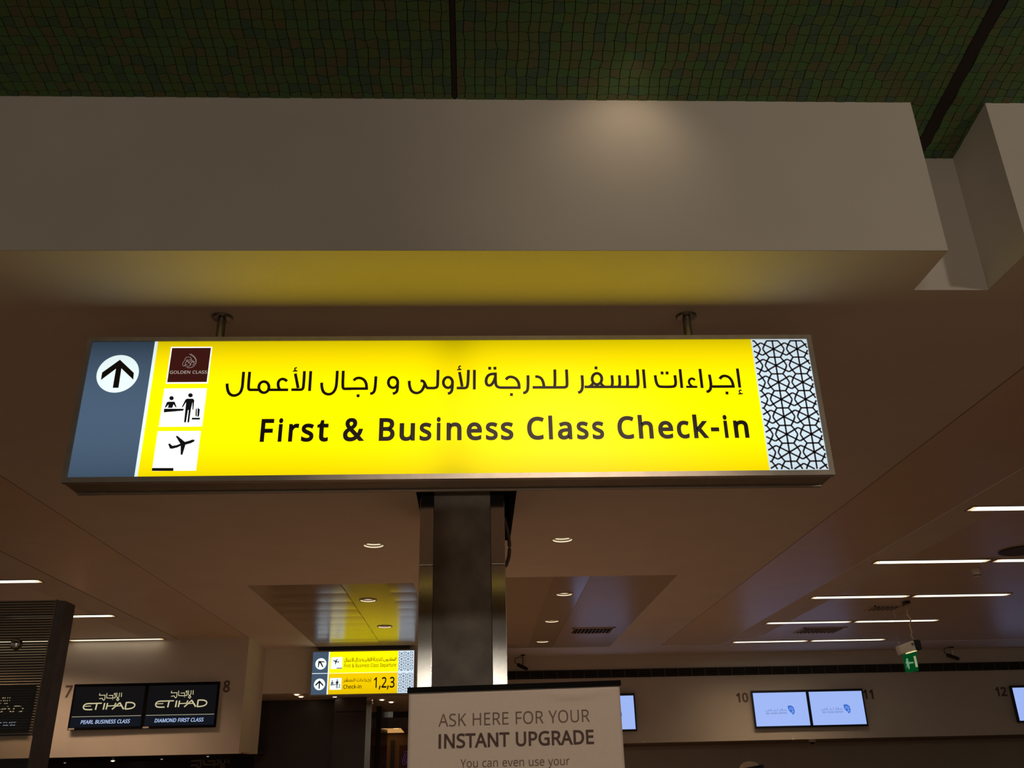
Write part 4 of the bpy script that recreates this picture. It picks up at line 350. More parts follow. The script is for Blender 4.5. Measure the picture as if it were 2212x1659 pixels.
# bands that carry downlights inside the recessed fields
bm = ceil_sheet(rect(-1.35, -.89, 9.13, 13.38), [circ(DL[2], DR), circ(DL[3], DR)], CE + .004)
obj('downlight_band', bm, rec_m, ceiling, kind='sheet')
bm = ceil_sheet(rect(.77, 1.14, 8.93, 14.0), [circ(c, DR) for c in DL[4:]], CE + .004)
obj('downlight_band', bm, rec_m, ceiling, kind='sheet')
# dark backing above the joints
bm = bmesh.new()
for a in ((-3.02, -3.95, 2.97, 12.53), (-4.37, -9.3, 2.97, 12.53), (2.78, 3.69, 2.97, 14), (4.08, 9.5, 2.97, 14), (-2.27, -1.35, 9.13, 13.38), (-.89, -.62, 9.13, 13.38), (.02, .77, 8.93, 14), (1.14, 2.01, 8.93, 14)):
    x0, x1 = sorted(a[:2]); box(bm, x0, x1, a[2], a[3], CE + .02, CE + .03)
obj('joint_backing', bm, mat('joint_shadow', (.12, .09, .06), .9), ceiling)
def planks(x0, x1, y0, y1, pitch, m, bow=.0025, gap=.0012):
    """metal ceiling planks running along X, each very slightly bowed"""
    n = max(1, round((y1 - y0) / pitch)); p = (y1 - y0) / n
    bm = bmesh.new(); k = 6; rows = []
    for i in range(k + 1):
        t = i / k; y = gap / 2 + t * (p - gap); z = -bow * 4 * t * (1 - t) + .002
        rows.append([bm.verts.new((x0 + gap / 2, y, z)), bm.verts.new((x1 - gap / 2, y, z))])
    for a, b in zip(rows, rows[1:]): bm.faces.new((a[0], b[0], b[1], a[1]))
    e0 = [bm.verts.new((v.co.x, v.co.y, .018)) for v in rows[0]]; e1 = [bm.verts.new((v.co.x, v.co.y, .018)) for v in rows[-1]]
    s0 = [bm.verts.new(v.co) for v in rows[0]]; s1 = [bm.verts.new(v.co) for v in rows[-1]]   # own corners keep the fold crisp
    bm.faces.new((s0[0], s0[1], e0[1], e0[0])); bm.faces.new((s1[1], s1[0], e1[0], e1[1]))
    me = bpy.data.meshes.new('ceiling_panel'); bm.to_mesh(me); bm.free(); me.materials.append(m)
    for f in me.polygons[:k]: f.use_smooth = True
    # smooth only the bowed face
    for i in range(n):
        o = bpy.data.objects.new('ceiling_panel', me); COL.objects.link(o); o.parent = ceiling
        o.location = (0, y0 + i * p, CE)
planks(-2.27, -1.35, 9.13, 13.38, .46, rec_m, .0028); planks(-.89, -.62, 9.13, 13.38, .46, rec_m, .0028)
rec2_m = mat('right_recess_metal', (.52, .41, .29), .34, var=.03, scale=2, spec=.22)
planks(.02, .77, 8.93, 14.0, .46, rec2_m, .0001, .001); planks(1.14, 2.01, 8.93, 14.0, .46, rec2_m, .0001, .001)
planks(-3.95, -3.02, 2.97, 12.53, .75, panel_m, .0, .0006); planks(-6.7, -4.37, 2.97, 12.53, .75, panel_m, .0, .0006); planks(-9.3, -6.7, 2.97, 12.53, .75, panel_m, .0, .0006)
planks(2.78, 3.69, 2.97, 14.0, .75, panel_m, .0, .0006); planks(4.08, 6.63, 2.97, 14.0, .75, panel_m, .0, .0006); planks(6.63, 9.5, 2.97, 14.0, .75, panel_m, .0, .0006)
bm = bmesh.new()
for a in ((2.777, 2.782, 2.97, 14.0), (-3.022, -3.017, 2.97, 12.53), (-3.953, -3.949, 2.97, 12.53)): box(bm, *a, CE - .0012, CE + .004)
obj('edge_joint_shadow', bm, mat('edge_shadow_dark', (.22, .16, .11), .7), ceiling)  # dark strips along the panel joints, coloured as their shadow line
# shaft round the column
bm = bmesh.new(); x0, x1, y0, y1 = HOLE
for a in ((x0 - .02, x0, y0, y1), (x1, x1 + .02, y0, y1), (x0, x1, y0 - .02, y0), (x0, x1, y1, y1 + .02)): box(bm, *a, CE + .001, 4.3)
box(bm, x0, x1, y0, y1, 4.3, 4.32)
obj('column_shaft', bm, dark_m, ceiling)

# front bulkhead with its notch
bm = bmesh.new(); TOP = 4.30
plan = [(-9, 2.97), (1.86, 2.97), (1.86, 3.28), (2.185, 3.28), (2.185, 2.97), (9, 2.97), (9, 3.10), (2.30, 3.10), (2.30, 3.40), (1.74, 3.40), (1.74, 3.10), (-9, 3.10)]
lo = [bm.verts.new((x, y, CE + .001)) for x, y in plan]; hi = [bm.verts.new((x, y, min(TOP, 4.221 + .16 * (2.97 - y) + .01))) for x, y in plan]
for i in range(len(plan)): bm.faces.new((lo[i], lo[(i + 1) % len(plan)], hi[(i + 1) % len(plan)], hi[i]))
# trim away what would rise past the tiles
VZ = lambda y: 4.221 + .16 * (2.97 - y)
wall_front = struct('wall_front', bm, bulk_m)
# mosaic vault
def vault_pt(x, y, off=0.0): return Vector((x, y, VZ(y) + off))
SL = math.sqrt(1 + .16 * .16)
bm = bmesh.new()
a = [bm.verts.new(vault_pt(x, y, .004)) for x, y in ((-8, 3.42), (8, 3.42), (8, -6), (-8, -6))]
b = [bm.verts.new(v.co + Vector((0, 0, .05))) for v in a]
bm.faces.new(a); bm.faces.new(b[::-1])
for i in range(4): bm.faces.new((a[i], a[(i + 1) % 4], b[(i + 1) % 4], b[i]))
vault = struct('ceiling', bm, grout_m)
PT = .0423
NX0, NX1 = -100, 120; NY = 40; YB = 3.40
jit = {}
def node(i, j):
    if (i, j) not in jit:
        r = random.Random(i * 7919 + j * 104729)
        zz = .0055 * (1 if (i + j) % 2 else -1)
        jit[(i, j)] = (r.uniform(-.0035, .0035) + .0022 * math.sin(j * 1.3), zz * .75 + r.uniform(-.003, .003))
    dx, dy = jit[(i, j)]
    return (-.075 + i * PT + dx, YB - j * PT / SL * 1.0 + dy)
cells = []
for j in range(NY):
    for i in range(NX0, NX1):
        q = [node(i, j), node(i + 1, j), node(i + 1, j + 1), node(i, j + 1)]
        cx = sum(p[0] for p in q) / 4; cy = sum(p[1] for p in q) / 4
        if 1.985 < cx < 2.035: continue              # the wide movement joint
        if abs(cx + .075) < .012: continue
        q = [((p[0] - cx) * .93 + cx, (p[1] - cy) * .93 + cy) for p in q]
        q = [((p[0] if not (-.087 < p[0] < -.063) else (-.087 if cx < -.075 else -.063)), p[1]) for p in q]
        q = [((min(p[0], 1.983) if cx < 2.01 else max(p[0], 2.037)) if 1.93 < cx < 2.09 else p[0], p[1]) for p in q]
        cells.append((cx, cy, q))
def tile_bm(bm, q, hgt):
    lo = [bm.verts.new(vault_pt(*p, .006)) for p in q]
    lo2 = [bm.verts.new(vault_pt(*p, -hgt)) for p in q]
    bm.faces.new(lo2[::-1]) if False else bm.faces.new(lo2)
    for k in range(4): bm.faces.new((lo[k], lo[(k + 1) % 4], lo2[(k + 1) % 4], lo2[k]))
vis = [c for c in cells if -1.85 < c[0] < 2.25 and 2.49 < c[1] < 3.28 and (c[1] < 2.985 or 1.86 < c[0] < 2.185)]
vis.sort(key=lambda c: (round(c[1], 2), abs(c[0])))
near = vis[:298]; nearset = {(c[0], c[1]) for c in near}
for c in near:
    bm = bmesh.new(); tile_bm(bm, c[2], random.uniform(.002, .0045))
    obj('tile', bm, random.choice(TILE), vault)
bm = bmesh.new(); rr = []
for c in cells:
    if (c[0], c[1]) in nearset: continue
    n0 = len(bm.faces); tile_bm(bm, c[2], random.uniform(.002, .0045)); rr.append(random.randrange(5))
bmesh.ops.recalc_face_normals(bm, faces=bm.faces)
me = bpy.data.meshes.new('tile_field'); bm.to_mesh(me); bm.free()
for m in TILE: me.materials.append(m)
for p in me.polygons: p.material_index = rr[min(p.index // 5, len(rr) - 1)]
link('tile_field', me, None, vault, 'stuff')
bm = bmesh.new()
for x0, x1, d in ((1.984, 2.036, .006), (-.083, -.067, .003)):
    v = [bm.verts.new(vault_pt(x, y, o)) for x, y, o in ((x0, 3.42, -d), (x1, 3.42, -d), (x1, -1, -d), (x0, -1, -d), (x0, 3.42, .01), (x1, 3.42, .01), (x1, -1, .01), (x0, -1, .01))]
    for f in ((0, 1, 2, 3), (4, 7, 6, 5), (0, 4, 5, 1), (1, 5, 6, 2), (2, 6, 7, 3), (3, 7, 4, 0)): bm.faces.new([v[k] for k in f])
obj('movement_joint', bm, mat('joint_sealant', (.022, .013, .012), .7), vault)

# far wall (counters 10 - 12)
bm = bmesh.new()
box(bm, .3, 14, 15.0, 15.12, 2.165, 3.52)
wall_far = struct('wall_back', bm, farwall_m)
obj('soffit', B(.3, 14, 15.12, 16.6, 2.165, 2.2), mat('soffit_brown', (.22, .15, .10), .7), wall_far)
struct('wall_back_counter', B(.3, 14, 16.6, 16.7, 0, 3.5), mat('counter_wall_paint', (.52, .45, .36), .5, var=.05, scale=2))
struct('wall_return', B(.3, .42, 13.6, 15.12, 2.165, 3.52), farwall_m)
# left wall (counters 7, 8)
bm = bmesh.new(); box(bm, -14, -3.02, 12.53, 12.65, 2.055, 3.52); box(bm, -3.14, -3.02, 12.65, 13.6, 2.08, 3.52)
wall_left = struct('wall_left', bm, leftwall_m)
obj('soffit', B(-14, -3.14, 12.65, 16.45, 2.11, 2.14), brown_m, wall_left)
struct('wall_left_counter', B(-14, -3.3, 16.45, 16.6, 0, 2.2), brown_m)
# entrance between them
bm = bmesh.new(); box(bm, -3.02, .3, 13.6, 13.7, 2.87, 3.52)
wall_c = struct('wall_entrance', bm, leftwall_m)
soff = obj('soffit', ceil_sheet(rect(-3.3, .3, 13.7, 17.4), [], 2.872), mat('entrance_soffit', (.62, .48, .36), .6), wall_c, kind='sheet')
struct('wall_entrance_left', B(-3.3, -2.10, 14.7, 14.8, 0, 2.872), brown_m)
bmw = B(-2.115, -1.64, 14.4, 14.8, 0, 2.66); box(bmw, -2.115, -1.64, 14.4, 14.8, 2.668, 2.872)
struct('wall_entrance_panel', bmw, brown_m)
t1 = struct('trim_1', B(-1.64, -1.56, 14.38, 14.6, 0, 2.862, bev=.004), steel_m)
struct('trim_2', B(-1.635, -1.562, 14.6, 15.1, 0, 2.87), mat('glossy_jamb', (.05, .04, .035), .05, metal=.6))
struct('wall_passage_left', B(-1.70, -1.58, 16.1, 17.3, 0, 2.872), mat('passage_panel', (.035, .028, .025), .12))
struct('trim_3', B(-1.50, .3, 17.4, 17.5, 2.77, 2.875), mat('blue_black_beam', (.03, .03, .04), .5))
struct('wall_passage_top', B(-2.2, .3, 17.45, 17.55, 2.6, 2.78), mat('passage_grey', (.20, .16, .15), .6))
struct('ceiling_passage', B(-4, .6, 17.5, 20, 2.64, 2.70), mat('passage_ceiling', (.25, .17, .11), .7))
struct('wall_passage_back', B(-4, .6, 19.8, 19.9, 0, 2.7), mat('passage_wall', (.20, .12, .075), .6))
struct('trim_4', B(-1.73, -1.66, 19.74, 19.8, 0, 2.50), black_m)

# ------------------------------------------------------------------ main sign
Y1 = 3.42
sign = thing('directional_sign', 'wide illuminated yellow sign reading First & Business Class Check-in, hung from the ceiling', 'sign', (-.08, Y1, 2.711))
X0, X1, Z0, Z1 = -1.602, 1.443, 2.711, 3.340
bm = B(X0 + .004, X1 - .004, Y1 + .02, Y1 + .145, Z0 + .002, Z1 - .002); obj('cabinet', bm, alu_dark, sign)
fw = .021
for (a, b, c, d) in ((X0, X1, Z1 - .019, Z1), (X0, X1, Z0, Z0 + .021)):
    bm = bmesh.new(); v = [(a, Y1 - .004, c), (b, Y1 - .004, c), (b, Y1 - .004, d), (a, Y1 - .004, d)]
    lo = c < 3
    # mitred rail
    inner = (c if not lo else d); outer = (d if not lo else c)
    f = [(a, outer), (b, outer), (b - fw, inner), (a + fw, inner)]
    vs = [bm.verts.new((p[0], Y1 - .006, p[1])) for p in f] + [bm.verts.new((p[0], Y1 + .025, p[1])) for p in f]
    for q in ((0, 1, 2, 3), (4, 7, 6, 5), (0, 4, 5, 1), (1, 5, 6, 2), (2, 6, 7, 3), (3, 7, 4, 0)): bm.faces.new([vs[k] for k in q])
    obj('frame_rail', bm, alu_m, sign)
for s in (0, 1):
    a, b = (X0, X0 + fw) if s == 0 else (X1, X1 - fw)
    f = [(a, Z0), (a, Z1), (b, Z1 - .019), (b, Z0 + .021)]
    bm = bmesh.new(); vs = [bm.verts.new((p[0], Y1 - .006, p[1])) for p in f] + [bm.verts.new((p[0], Y1 + .025, p[1])) for p in f]
    for q in ((0, 1, 2, 3), (4, 7, 6, 5), (0, 4, 5, 1), (1, 5, 6, 2), (2, 6, 7, 3), (3, 7, 4, 0)): bm.faces.new([vs[k] for k in q])
    obj('frame_rail', bm, alu_m, sign)
obj('bottom_lip', B(X0 + .01, X1 - .01, Y1 + .128, Y1 + .147, Z0 - .006, Z0 + .004), alu_m, sign)
TB = (3.00, .32, -.085, .52)
yel = emis('sign_yellow_backlit', (1.0, .78, .0), 1.38, TB)
wht = emis('sign_white_backlit', (.86, 1.0, 1.0), 1.05, (3.0, .32, -9, .25))
wht2 = emis('sign_lattice_backlit', (.74, .90, 1.0), .95, (3.0, .34, -9, .22))
slate = emis('sign_slate_backlit', (.072, .118, .185), 1.0, (2.98, .32, -9, .55))
ZA, ZB = 2.730, 3.3225
def plate(x0, x1, m, name, y=Y1, z0=ZA, z1=ZB, par=sign, **k): return obj(name, B(x0, x1, y, y + .006, z0, z1), m, par)
plate(-1.583, -1.326, slate, 'slate_panel'); plate(-1.326, -1.313, wht, 'white_stripe'); plate(-1.313, 1.181, yel, 'yellow_panel')
lat = plate(1.181, 1.424, wht2, 'lattice_panel')
def flat(name, bm, m, par): return obj(name, bm, m, par, kind='sheet')
d = D4(DATA['circ1']); cc = ((d[3][0] + d[4][0]) / 2, (d[1][1] + d[2][1]) / 2); cr = .0845
disc = flat('arrow_disc', poly(bmesh.new(), [circ(cc, cr, 48)], Y1 - .0008), wht, sign)
flat('arrow', poly(bmesh.new(), [D4(DATA['arrow1'])], Y1 - .0016), ink_m, disc)
PC = {k: D4(v) for k, v in DATA['pics'].items()}
sqr = lambda x0, x1, z0, z1: [(x0, z0), (x1, z0), (x1, z1), (x0, z1)]
whp = emis('sign_pictogram_backlit', (1.0, 1.0, 1.0), 1.25, (3.0, .32, -9, .2))
t = flat('class_tile', poly(bmesh.new(), [sqr(-1.2568, -1.0871, 3.1290, 3.2965)], Y1 - .0008), whp, sign)
flat('maroon_square', poly(bmesh.new(), [sqr(-1.2515, -1.0924, 3.1355, 3.2908)], Y1 - .0014), emis('maroon_backlit', (.045, .008, .006), 1.0), t)
bm = strokes(bmesh.new(), DATA['emblem'], Y1 - .002); text(bm, 'GOLDEN CLASS', -1.246, -1.096, 3.173, .0135, Y1 - .002, 8)
flat('emblem_print', bm, emis('emblem_backlit', (.42, .36, .33), 1.0), t)
t = flat('check_in_tile', poly(bmesh.new(), [sqr(-1.2595, -1.0882, 2.9407, 3.1080)], Y1 - .0008), whp, sign)
pink = mat('pictogram_ink', (.02, .03, .06), .5)
bm = bmesh.new()
for n in ('head1', 'body1', 'desk', 'head2', 'body2', 'case1', 'case2', 'handle', 'belt'): poly(bm, [PC[n]], Y1 - .0016)
flat('pictogram', bm, pink, t)
t = flat('departure_tile', poly(bmesh.new(), [sqr(-1.2612, -1.0908, 2.7556, 2.9222)], Y1 - .0008), whp, sign)
bm = poly(bmesh.new(), [PC['plane']], Y1 - .0016); poly(bm, [PC['bar']], Y1 - .0016)
flat('pictogram', bm, pink, t)
flat('arabic_lettering', strokes(bmesh.new(), DATA['arab1'], Y1 - .001), ink_m, sign)
bm = bmesh.new(); ZB1, CAP1 = 2.8748, .0945
for i, (ch, a, b) in enumerate(DATA['eng1']):
    if i in (5, 6, 14, 19): flat('english_word', bm, ink_m, sign); bm = bmesh.new()
    g = GL[ch][1]; xs = [p[0] for l in g for p in l]; bo = 25
    gx0, gx1 = min(xs) - bo, max(xs) + bo; kx = (b - a) / 10000 / (gx1 - gx0); kz = CAP1 / (573 + 1.0 * bo)
    glyph(bm, ch, lambda u, v, a=a, kx=kx, gx0=gx0: (a / 10000 + (u - gx0) * kx, ZB1 + (v + bo * .5) * kz), bo, Y1 - .001)
flat('english_word', bm, ink_m, sign)
def lattice(xs0, zs0, a, b, xr, zr, wd, y):
    """six-rayed star lattice printed on the light face, clipped to its panel"""
    bm = bmesh.new(); seg = []
    i0 = int((xr[0] - xs0) / a) - 2; i1 = int((xr[1] - xs0) / a) + 2; j0 = int((zr[0] - zs0) / b) - 2; j1 = int((zr[1] - zs0) / b) + 2
    o = [(.235, .5), (.355, .268), (.45, 0), (.355, -.268), (.235, -.5)]
    for i in range(i0, i1 + 1):
        for j in range(j0, j1 + 1):
            cx, cz = xs0 + i * a, zs0 + j * b
            P = lambda u, v: (cx + u * a, cz + v * b)
            for u, v in ((0, .5), (0, -.5), (.5, .38), (.5, -.38), (-.5, .38), (-.5, -.38)): seg.append((P(0, 0), P(u, v)))
            for s in (1, -1):
                for p, q in zip(o, o[1:]): seg.append((P(p[0] * s, p[1]), P(q[0] * s, q[1])))
            seg.append((P(-.235, .5), P(.235, .5)))
            rr_ = a * .055
            ct = circ((cx, cz), rr_, 8)
            if all(xr[0] < p[0] < xr[1] and zr[0] < p[1] < zr[1] for p in ct): poly(bm, [ct], y)
    for p, q in seg:
        t0, t1 = 0.0, 1.0; dx, dz = q[0] - p[0], q[1] - p[1]; ok = True; h = wd / 2
        for pp, dd, lo, hi in ((p[0], dx, xr[0] + h, xr[1] - h), (p[1], dz, zr[0] + h, zr[1] - h)):
            if abs(dd) < 1e-9:
                if not lo <= pp <= hi: ok = False
                continue
            ta, tb = (lo - pp) / dd, (hi - pp) / dd
            if ta > tb: ta, tb = tb, ta
            t0, t1 = max(t0, ta), min(t1, tb)
        if ok and t1 - t0 > .02: stroke(bm, [(p[0] + dx * t0, p[1] + dz * t0), (p[0] + dx * t1, p[1] + dz * t1)], wd, y)
    return bm
lat_ink = mat('lattice_ink_violet', (.10, .09, .15), .5)
flat('lattice_print', lattice(1.2725, 2.8870, .1023, .0775, (1.183, 1.422), (2.734, 3.319), .0070, Y1 - .001), lat_ink, lat)
for x in (-1.087, .936):
    bm = bmesh.new(); cyl(bm, (x, 3.502), .018, Z1 - .004, CE - .006, 20)
    h = obj('hanger_pole', bm, steel_dark, sign, smooth=False)
    bm = bmesh.new(); lathe(bm, (x, 3.502), [(.0185, CE - .012), (.040, CE - .010), (.046, CE - .004), (.046, CE)], 28); obj('ceiling_plate', bm, steel_dark, h)

# ------------------------------------------------------------------ second sign
Y2 = 13.42
k2 = Y2 / 13.45
s2 = thing('directional_sign', 'small distant yellow sign with two rows: class departure above, check-in 1,2,3 below', 'sign', (-1.6, Y2, 2.81))
f2 = lambda x, z: (x * k2, 1.6 + (z - 1.6) * k2)
obj('cabinet', B(-2.325, -.868, Y2 + .01, Y2 + .17, 2.808, 3.415), alu_dark, s2)
for a in ((-2.33, -.863, 3.402, 3.420), (-2.33, -.863, 2.804, 2.826), (-2.33, -2.312, 2.826, 3.402), (-.881, -.863, 2.826, 3.402)):
    obj('frame_rail', B(a[0], a[1], Y2 - .006, Y2 + .02, a[2], a[3]), alu_m, s2)
obj('ceiling_bracket', B(-2.25, -.95, Y2 + .04, Y2 + .14, 3.415, 3.479), black_m, s2)
y2a = emis('small_sign_yellow_bright', (1.0, .84, .0), 1.25, (3.15, .9, -9, .5)); y2b = emis('small_sign_yellow_deep', (1.0, .66, .0), .95, (3.05, .35, -9, .5))
w2 = emis('small_sign_white', (.82, .94, 1.0), 1.15); w2b = emis('small_sign_lattice_light', (.70, .85, 1.0), 1.0); sl2 = emis('small_sign_slate', (.06, .095, .15), 1.0)
ZM = 3.11
plate(-2.312, -2.092, sl2, 'slate_panel', Y2, ZM + .004, 3.402, s2); plate(-2.312, -2.092, sl2, 'slate_panel', Y2, 2.826, ZM - .004, s2)
plate(-2.312, -2.092, w2, 'white_stripe', Y2, ZM - .004, ZM + .004, s2); plate(-2.092, -2.076, w2, 'white_stripe', Y2, 2.826, 3.402, s2)
pa = plate(-2.076, -1.108, y2a, 'yellow_panel', Y2, ZM + .005, 3.402, s2); pb = plate(-2.076, -1.108, y2b, 'yellow_panel', Y2, 2.826, ZM - .005, s2)
plate(-2.076, -1.108, emis('pale_yellow_stripe', (1, .95, .45), 1.1), 'row_divider', Y2, ZM - .005, ZM + .005, s2)
lp = plate(-1.108, -.881, w2b, 'lattice_panel', Y2, 2.826, 3.402, s2)
bm = lattice(-1.058, 3.36, .093, .0745, (-1.102, -.887), (ZM + .012, 3.392), .0050, Y2 - .002); merge(bm, lattice(-1.026, 3.055, .093, .0745, (-1.102, -.887), (2.836, ZM - .012), .0050, Y2 - .002))
flat('lattice_print', bm, mat('lattice_ink_blue', (.04, .055, .11), .5), lp)
S2 = {k: [f2(*p) for p in D4(v)] for k, v in DATA['s2'].items()}
for c, ar in (('c1', 'ar1'), ('c2', 'ar2')):
    cc = S2[c][0]
    dd = flat('arrow_disc', poly(bmesh.new(), [circ(cc, .078, 32)], Y2 - .002), w2, s2)
    flat('arrow', poly(bmesh.new(), [S2[ar]], Y2 - .004), ink_m, dd)
qa = flat('departure_tile', poly(bmesh.new(), [sqr(-2.054, -1.893, 3.168, 3.328)], Y2 - .002), w2, s2)
bm = poly(bmesh.new(), [S2['plane']], Y2 - .004); poly(bm, [sqr(-1.970, -1.893, 3.172, 3.182)], Y2 - .004); flat('pictogram', bm, pink, qa)
qb = flat('check_in_tile', poly(bmesh.new(), [sqr(-2.054, -1.893, 2.888, 3.044)], Y2 - .002), w2, s2)
mp = lambda x, z: (-2.054 + (x + 1.2595) / .1713 * .161, 2.888 + (z - 2.9407) / .1673 * .156)
bm = bmesh.new()
for n in ('head1', 'body1', 'desk', 'head2', 'body2', 'case1', 'case2', 'handle', 'belt'): poly(bm, [[mp(*p) for p in PC[n]]], Y2 - .004)
flat('pictogram', bm, pink, qb)
ink2 = mat('small_sign_brown_ink', (.16, .075, .01), .6); ink3 = mat('small_sign_dark_ink', (.05, .012, .008), .6)
# words shared with the big sign, in its coordinates
ar = DATA['arab1']; xmin = min(p[0] for s in ar for p in s[1:]) / 10000; xmid = max(p[0] for s in ar[:28] for p in s[1:]) / 10000
leftpart = [s for s in ar if max(p[0] for p in s[1:]) / 10000 < .405]
rightpart = [s for s in ar if min(p[0] for p in s[1:]) / 10000 > .405]
xa = [p[0] / 10000 for s in leftpart for p in s[1:]]; xb = [p[0] / 10000 for s in rightpart for p in s[1:]]
za0 = 3.1005                                                   # baseline on the big sign
def refit(xs, x0, x1, z, kz): 
    lo, hi = min(xs), max(xs)
    return lambda x, zz: (x0 + (x - lo) / (hi - lo) * (x1 - x0), z + (zz - za0) * kz)
bm = bmesh.new()
tf = refit(xa, -1.866, -1.332, 3.268, .60); strokes(bm, leftpart, Y2 - .002, tf, .50)
# the word that stands only here
for pts in ([(1668, 226), (1663, 282)], [(1652, 228), (1648, 280), (1560, 285)], circ((1628, 278), 9, 12) + [circ((1628, 278), 9, 12)[0]], [(1600, 285), (1590, 272), (1600, 262), (1612, 268)],
            [(1575, 226), (1578, 282)], [(1535, 285), (1560, 285), (1555, 258), (1540, 256)], [(1528, 258), (1526, 285), (1512, 302)], circ((1500, 270), 9, 12) + [circ((1500, 270), 9, 12)[0]],
            [(1509, 272), (1508, 290), (1492, 300)], [(1480, 262), (1478, 290), (1455, 300), (1436, 290), (1436, 264)], [(1458, 255), (1458, 262)], [(1598, 245), (1598, 252)]):
    stroke(bm, [(-1.8699 + (x - 715) * (.7350 / 955), 3.268 + (285 - z) * .00078) for x, z in pts], .0065, Y2 - .002)
text(bm, 'First & Business Class Departure', -1.866, -1.135, 3.185, .048, Y2 - .002, 6)
tf = refit(xb, -1.864, -1.478, 2.995, .52); strokes(bm, [s for s in rightpart], Y2 - .002, tf, .50)
flat('small_lettering', bm, ink2, s2)
bm = text(bmesh.new(), 'Check-in', -1.862, -1.612, 2.899, .050, Y2 - .002, 12); flat('check_in_lettering', bm, ink2, s2)
bm = text(bmesh.new(), '1,2,3', -1.436, -1.150, 2.905, .137, Y2 - .002, 14); flat('counter_numbers', bm, ink3, s2)

# ------------------------------------------------------------------ column
colm = thing('column', 'square column clad in dark grey stone with brushed steel corner strips behind the banner', 'column', (-.09, 6.5, 0))
marble = mat('column_stone', (.28, .25, .215), .38, var=.3, scale=5.5, bump=.05)
obj('core', B(-.36, .18, 6.215, 6.80, 0, 4.2), black_m, colm)
for z0, z1 in ((0, 1.4), (1.403, 4.2)): obj('stone_panel', B(-.288, .106, 6.202, 6.225, z0, z1), marble, colm)
for z0, z1 in ((0, 2.992), (2.996, 4.2)):
    m = steel_m
    for x0, x1 in ((-.386, -.290), (.108, .206)):
        bm = bmesh.new(); box(bm, x0, x1, 6.195, 6.215, z0, z1, bev=.003)
        xo = x0 if x0 < -.2 else x1 - .012
        box(bm, xo, xo + .012, 6.215, 6.32, z0, z1)
        obj('corner_strip', bm, m, colm)
for x0, x1 in ((-.386, -.374), (.194, .206)): obj('side_panel', B(x0, x1, 6.33, 6.80, 0, 4.2), marble, colm)
bm = bmesh.new(); tube(bm, catmull([(.22, 6.72, 3.47), (.245, 6.76, 3.38), (.258, 6.76, 3.28), (.252, 6.76, 3.18), (.225, 6.72, 3.10)], 5), .014, 8)
obj('cable_loop', bm, mat('cable_brown', (.10, .07, .045), .6), colm, smooth=True)

# ------------------------------------------------------------------ downlights
refl = mat('downlight_reflector', (.42, .34, .25), .45, metal=.8)
glowm = emis('downlight_lamp', (1.0, .80, .52), 14.0)
glow_ring = emis('downlight_rim_glow', (1.0, .84, .60), 1.25)
dl_lab = ['round recessed downlight left of the stone column, nearest the big sign', 'round recessed downlight right of the stone column, nearest the big sign',
          'nearer of two round downlights in the left ceiling recess glowing yellow', 'farther of two round downlights in the left ceiling recess, above the small sign',
          'nearest of three round downlights in the right ceiling recess', 'middle of three round downlights in the right ceiling recess', 'farthest of three round downlights in the right ceiling recess']
def downlight(c, z, r, label, group, dz=.0):
    t = thing('downlight', label, 'ceiling light', (c[0], c[1], z), group)
    bm = bmesh.new(); lathe(bm, c, [(r * .96, z + .03), (r * .97, z + .001), (r * 1.0, z - .004), (r * 1.13, z - .003), (r * 1.16, z + .001)], 32); obj('trim_ring', bm, white_pl, t, smooth=True)
    bm = bmesh.new(); lathe(bm, c, [(r * .97, z - .001), (r * .955, z + .006)], 32); obj('rim_glow', bm, glow_ring, t, smooth=True)
    bm = bmesh.new(); lathe(bm, c, [(r * .955, z + .006), (r * .92, z + .02), (r * .84, z + .035), (r * .70, z + .06), (r * .60, z + .09), (r * .45, z + .11)], 32); obj('reflector', bm, refl, t, smooth=True)
    bm = bmesh.new(); lathe(bm, c, [(r * .90, z + .0205), (r * .875, z + .027)], 28); obj('inner_ring', bm, glow_ring, t, smooth=True)
    bm = bmesh.new(); lathe(bm, c, [(r * .5, z + .105), (r * .3, z + .098), (.001, z + .096)], 20); obj('lamp', bm, glowm, t, smooth=True)
    bm = bmesh.new(); cyl(bm, c, r * 1.05, z + .02, z + .16, 20); 
    for f in list(bm.faces):
        if len(f.verts) > 4 and f.calc_center_median().z < z + .03: bm.faces.remove(f)
    obj('can', bm, dark_m, t)
    return t
for (c, lab) in zip(DL, dl_lab): downlight(c, CE, DR, lab, 'round downlights in the main ceiling')
for c in DL:
    sp = spot_lamp('downlight_beam', (c[0], c[1], CE - .01), (c[0], c[1], 0), 78, WARM, 95, .8, .04)
# small spots: a bright lens in a ring
def small_spot(c, z, label, r=.034, lens='spot_lens', st=12.0):
    t = thing('spotlight', label, 'ceiling light', (c[0], c[1], z), 'small spotlights under the soffits')
    bm = bmesh.new(); lathe(bm, c, [(r, z - .006), (r * 1.35, z - .005), (r * 1.4, z)], 20); obj('trim_ring', bm, white_pl, t)
    bm = bmesh.new(); lathe(bm, c, [(r, z - .004), (r * .6, z - .010), (.001, z - .012)], 20); obj('lens', bm, emis(lens, (1.0, .80, .55), st), t, smooth=True)
for c, lab in (((-2.575, 13.80), 'front one of two small ceiling spots left of the distant yellow sign'), ((-2.575, 14.14), 'rear one of two small ceiling spots left of the distant yellow sign'),
               ((-2.094, 14.223), 'small ceiling spot just under the lower edge of the distant yellow sign'), ((-1.465, 14.92), 'left one of two small spots above the passage beside the steel post'),
               ((-1.36, 15.37), 'right one of two small spots above the passage beside the steel post')): small_spot(c, 2.870, lab)
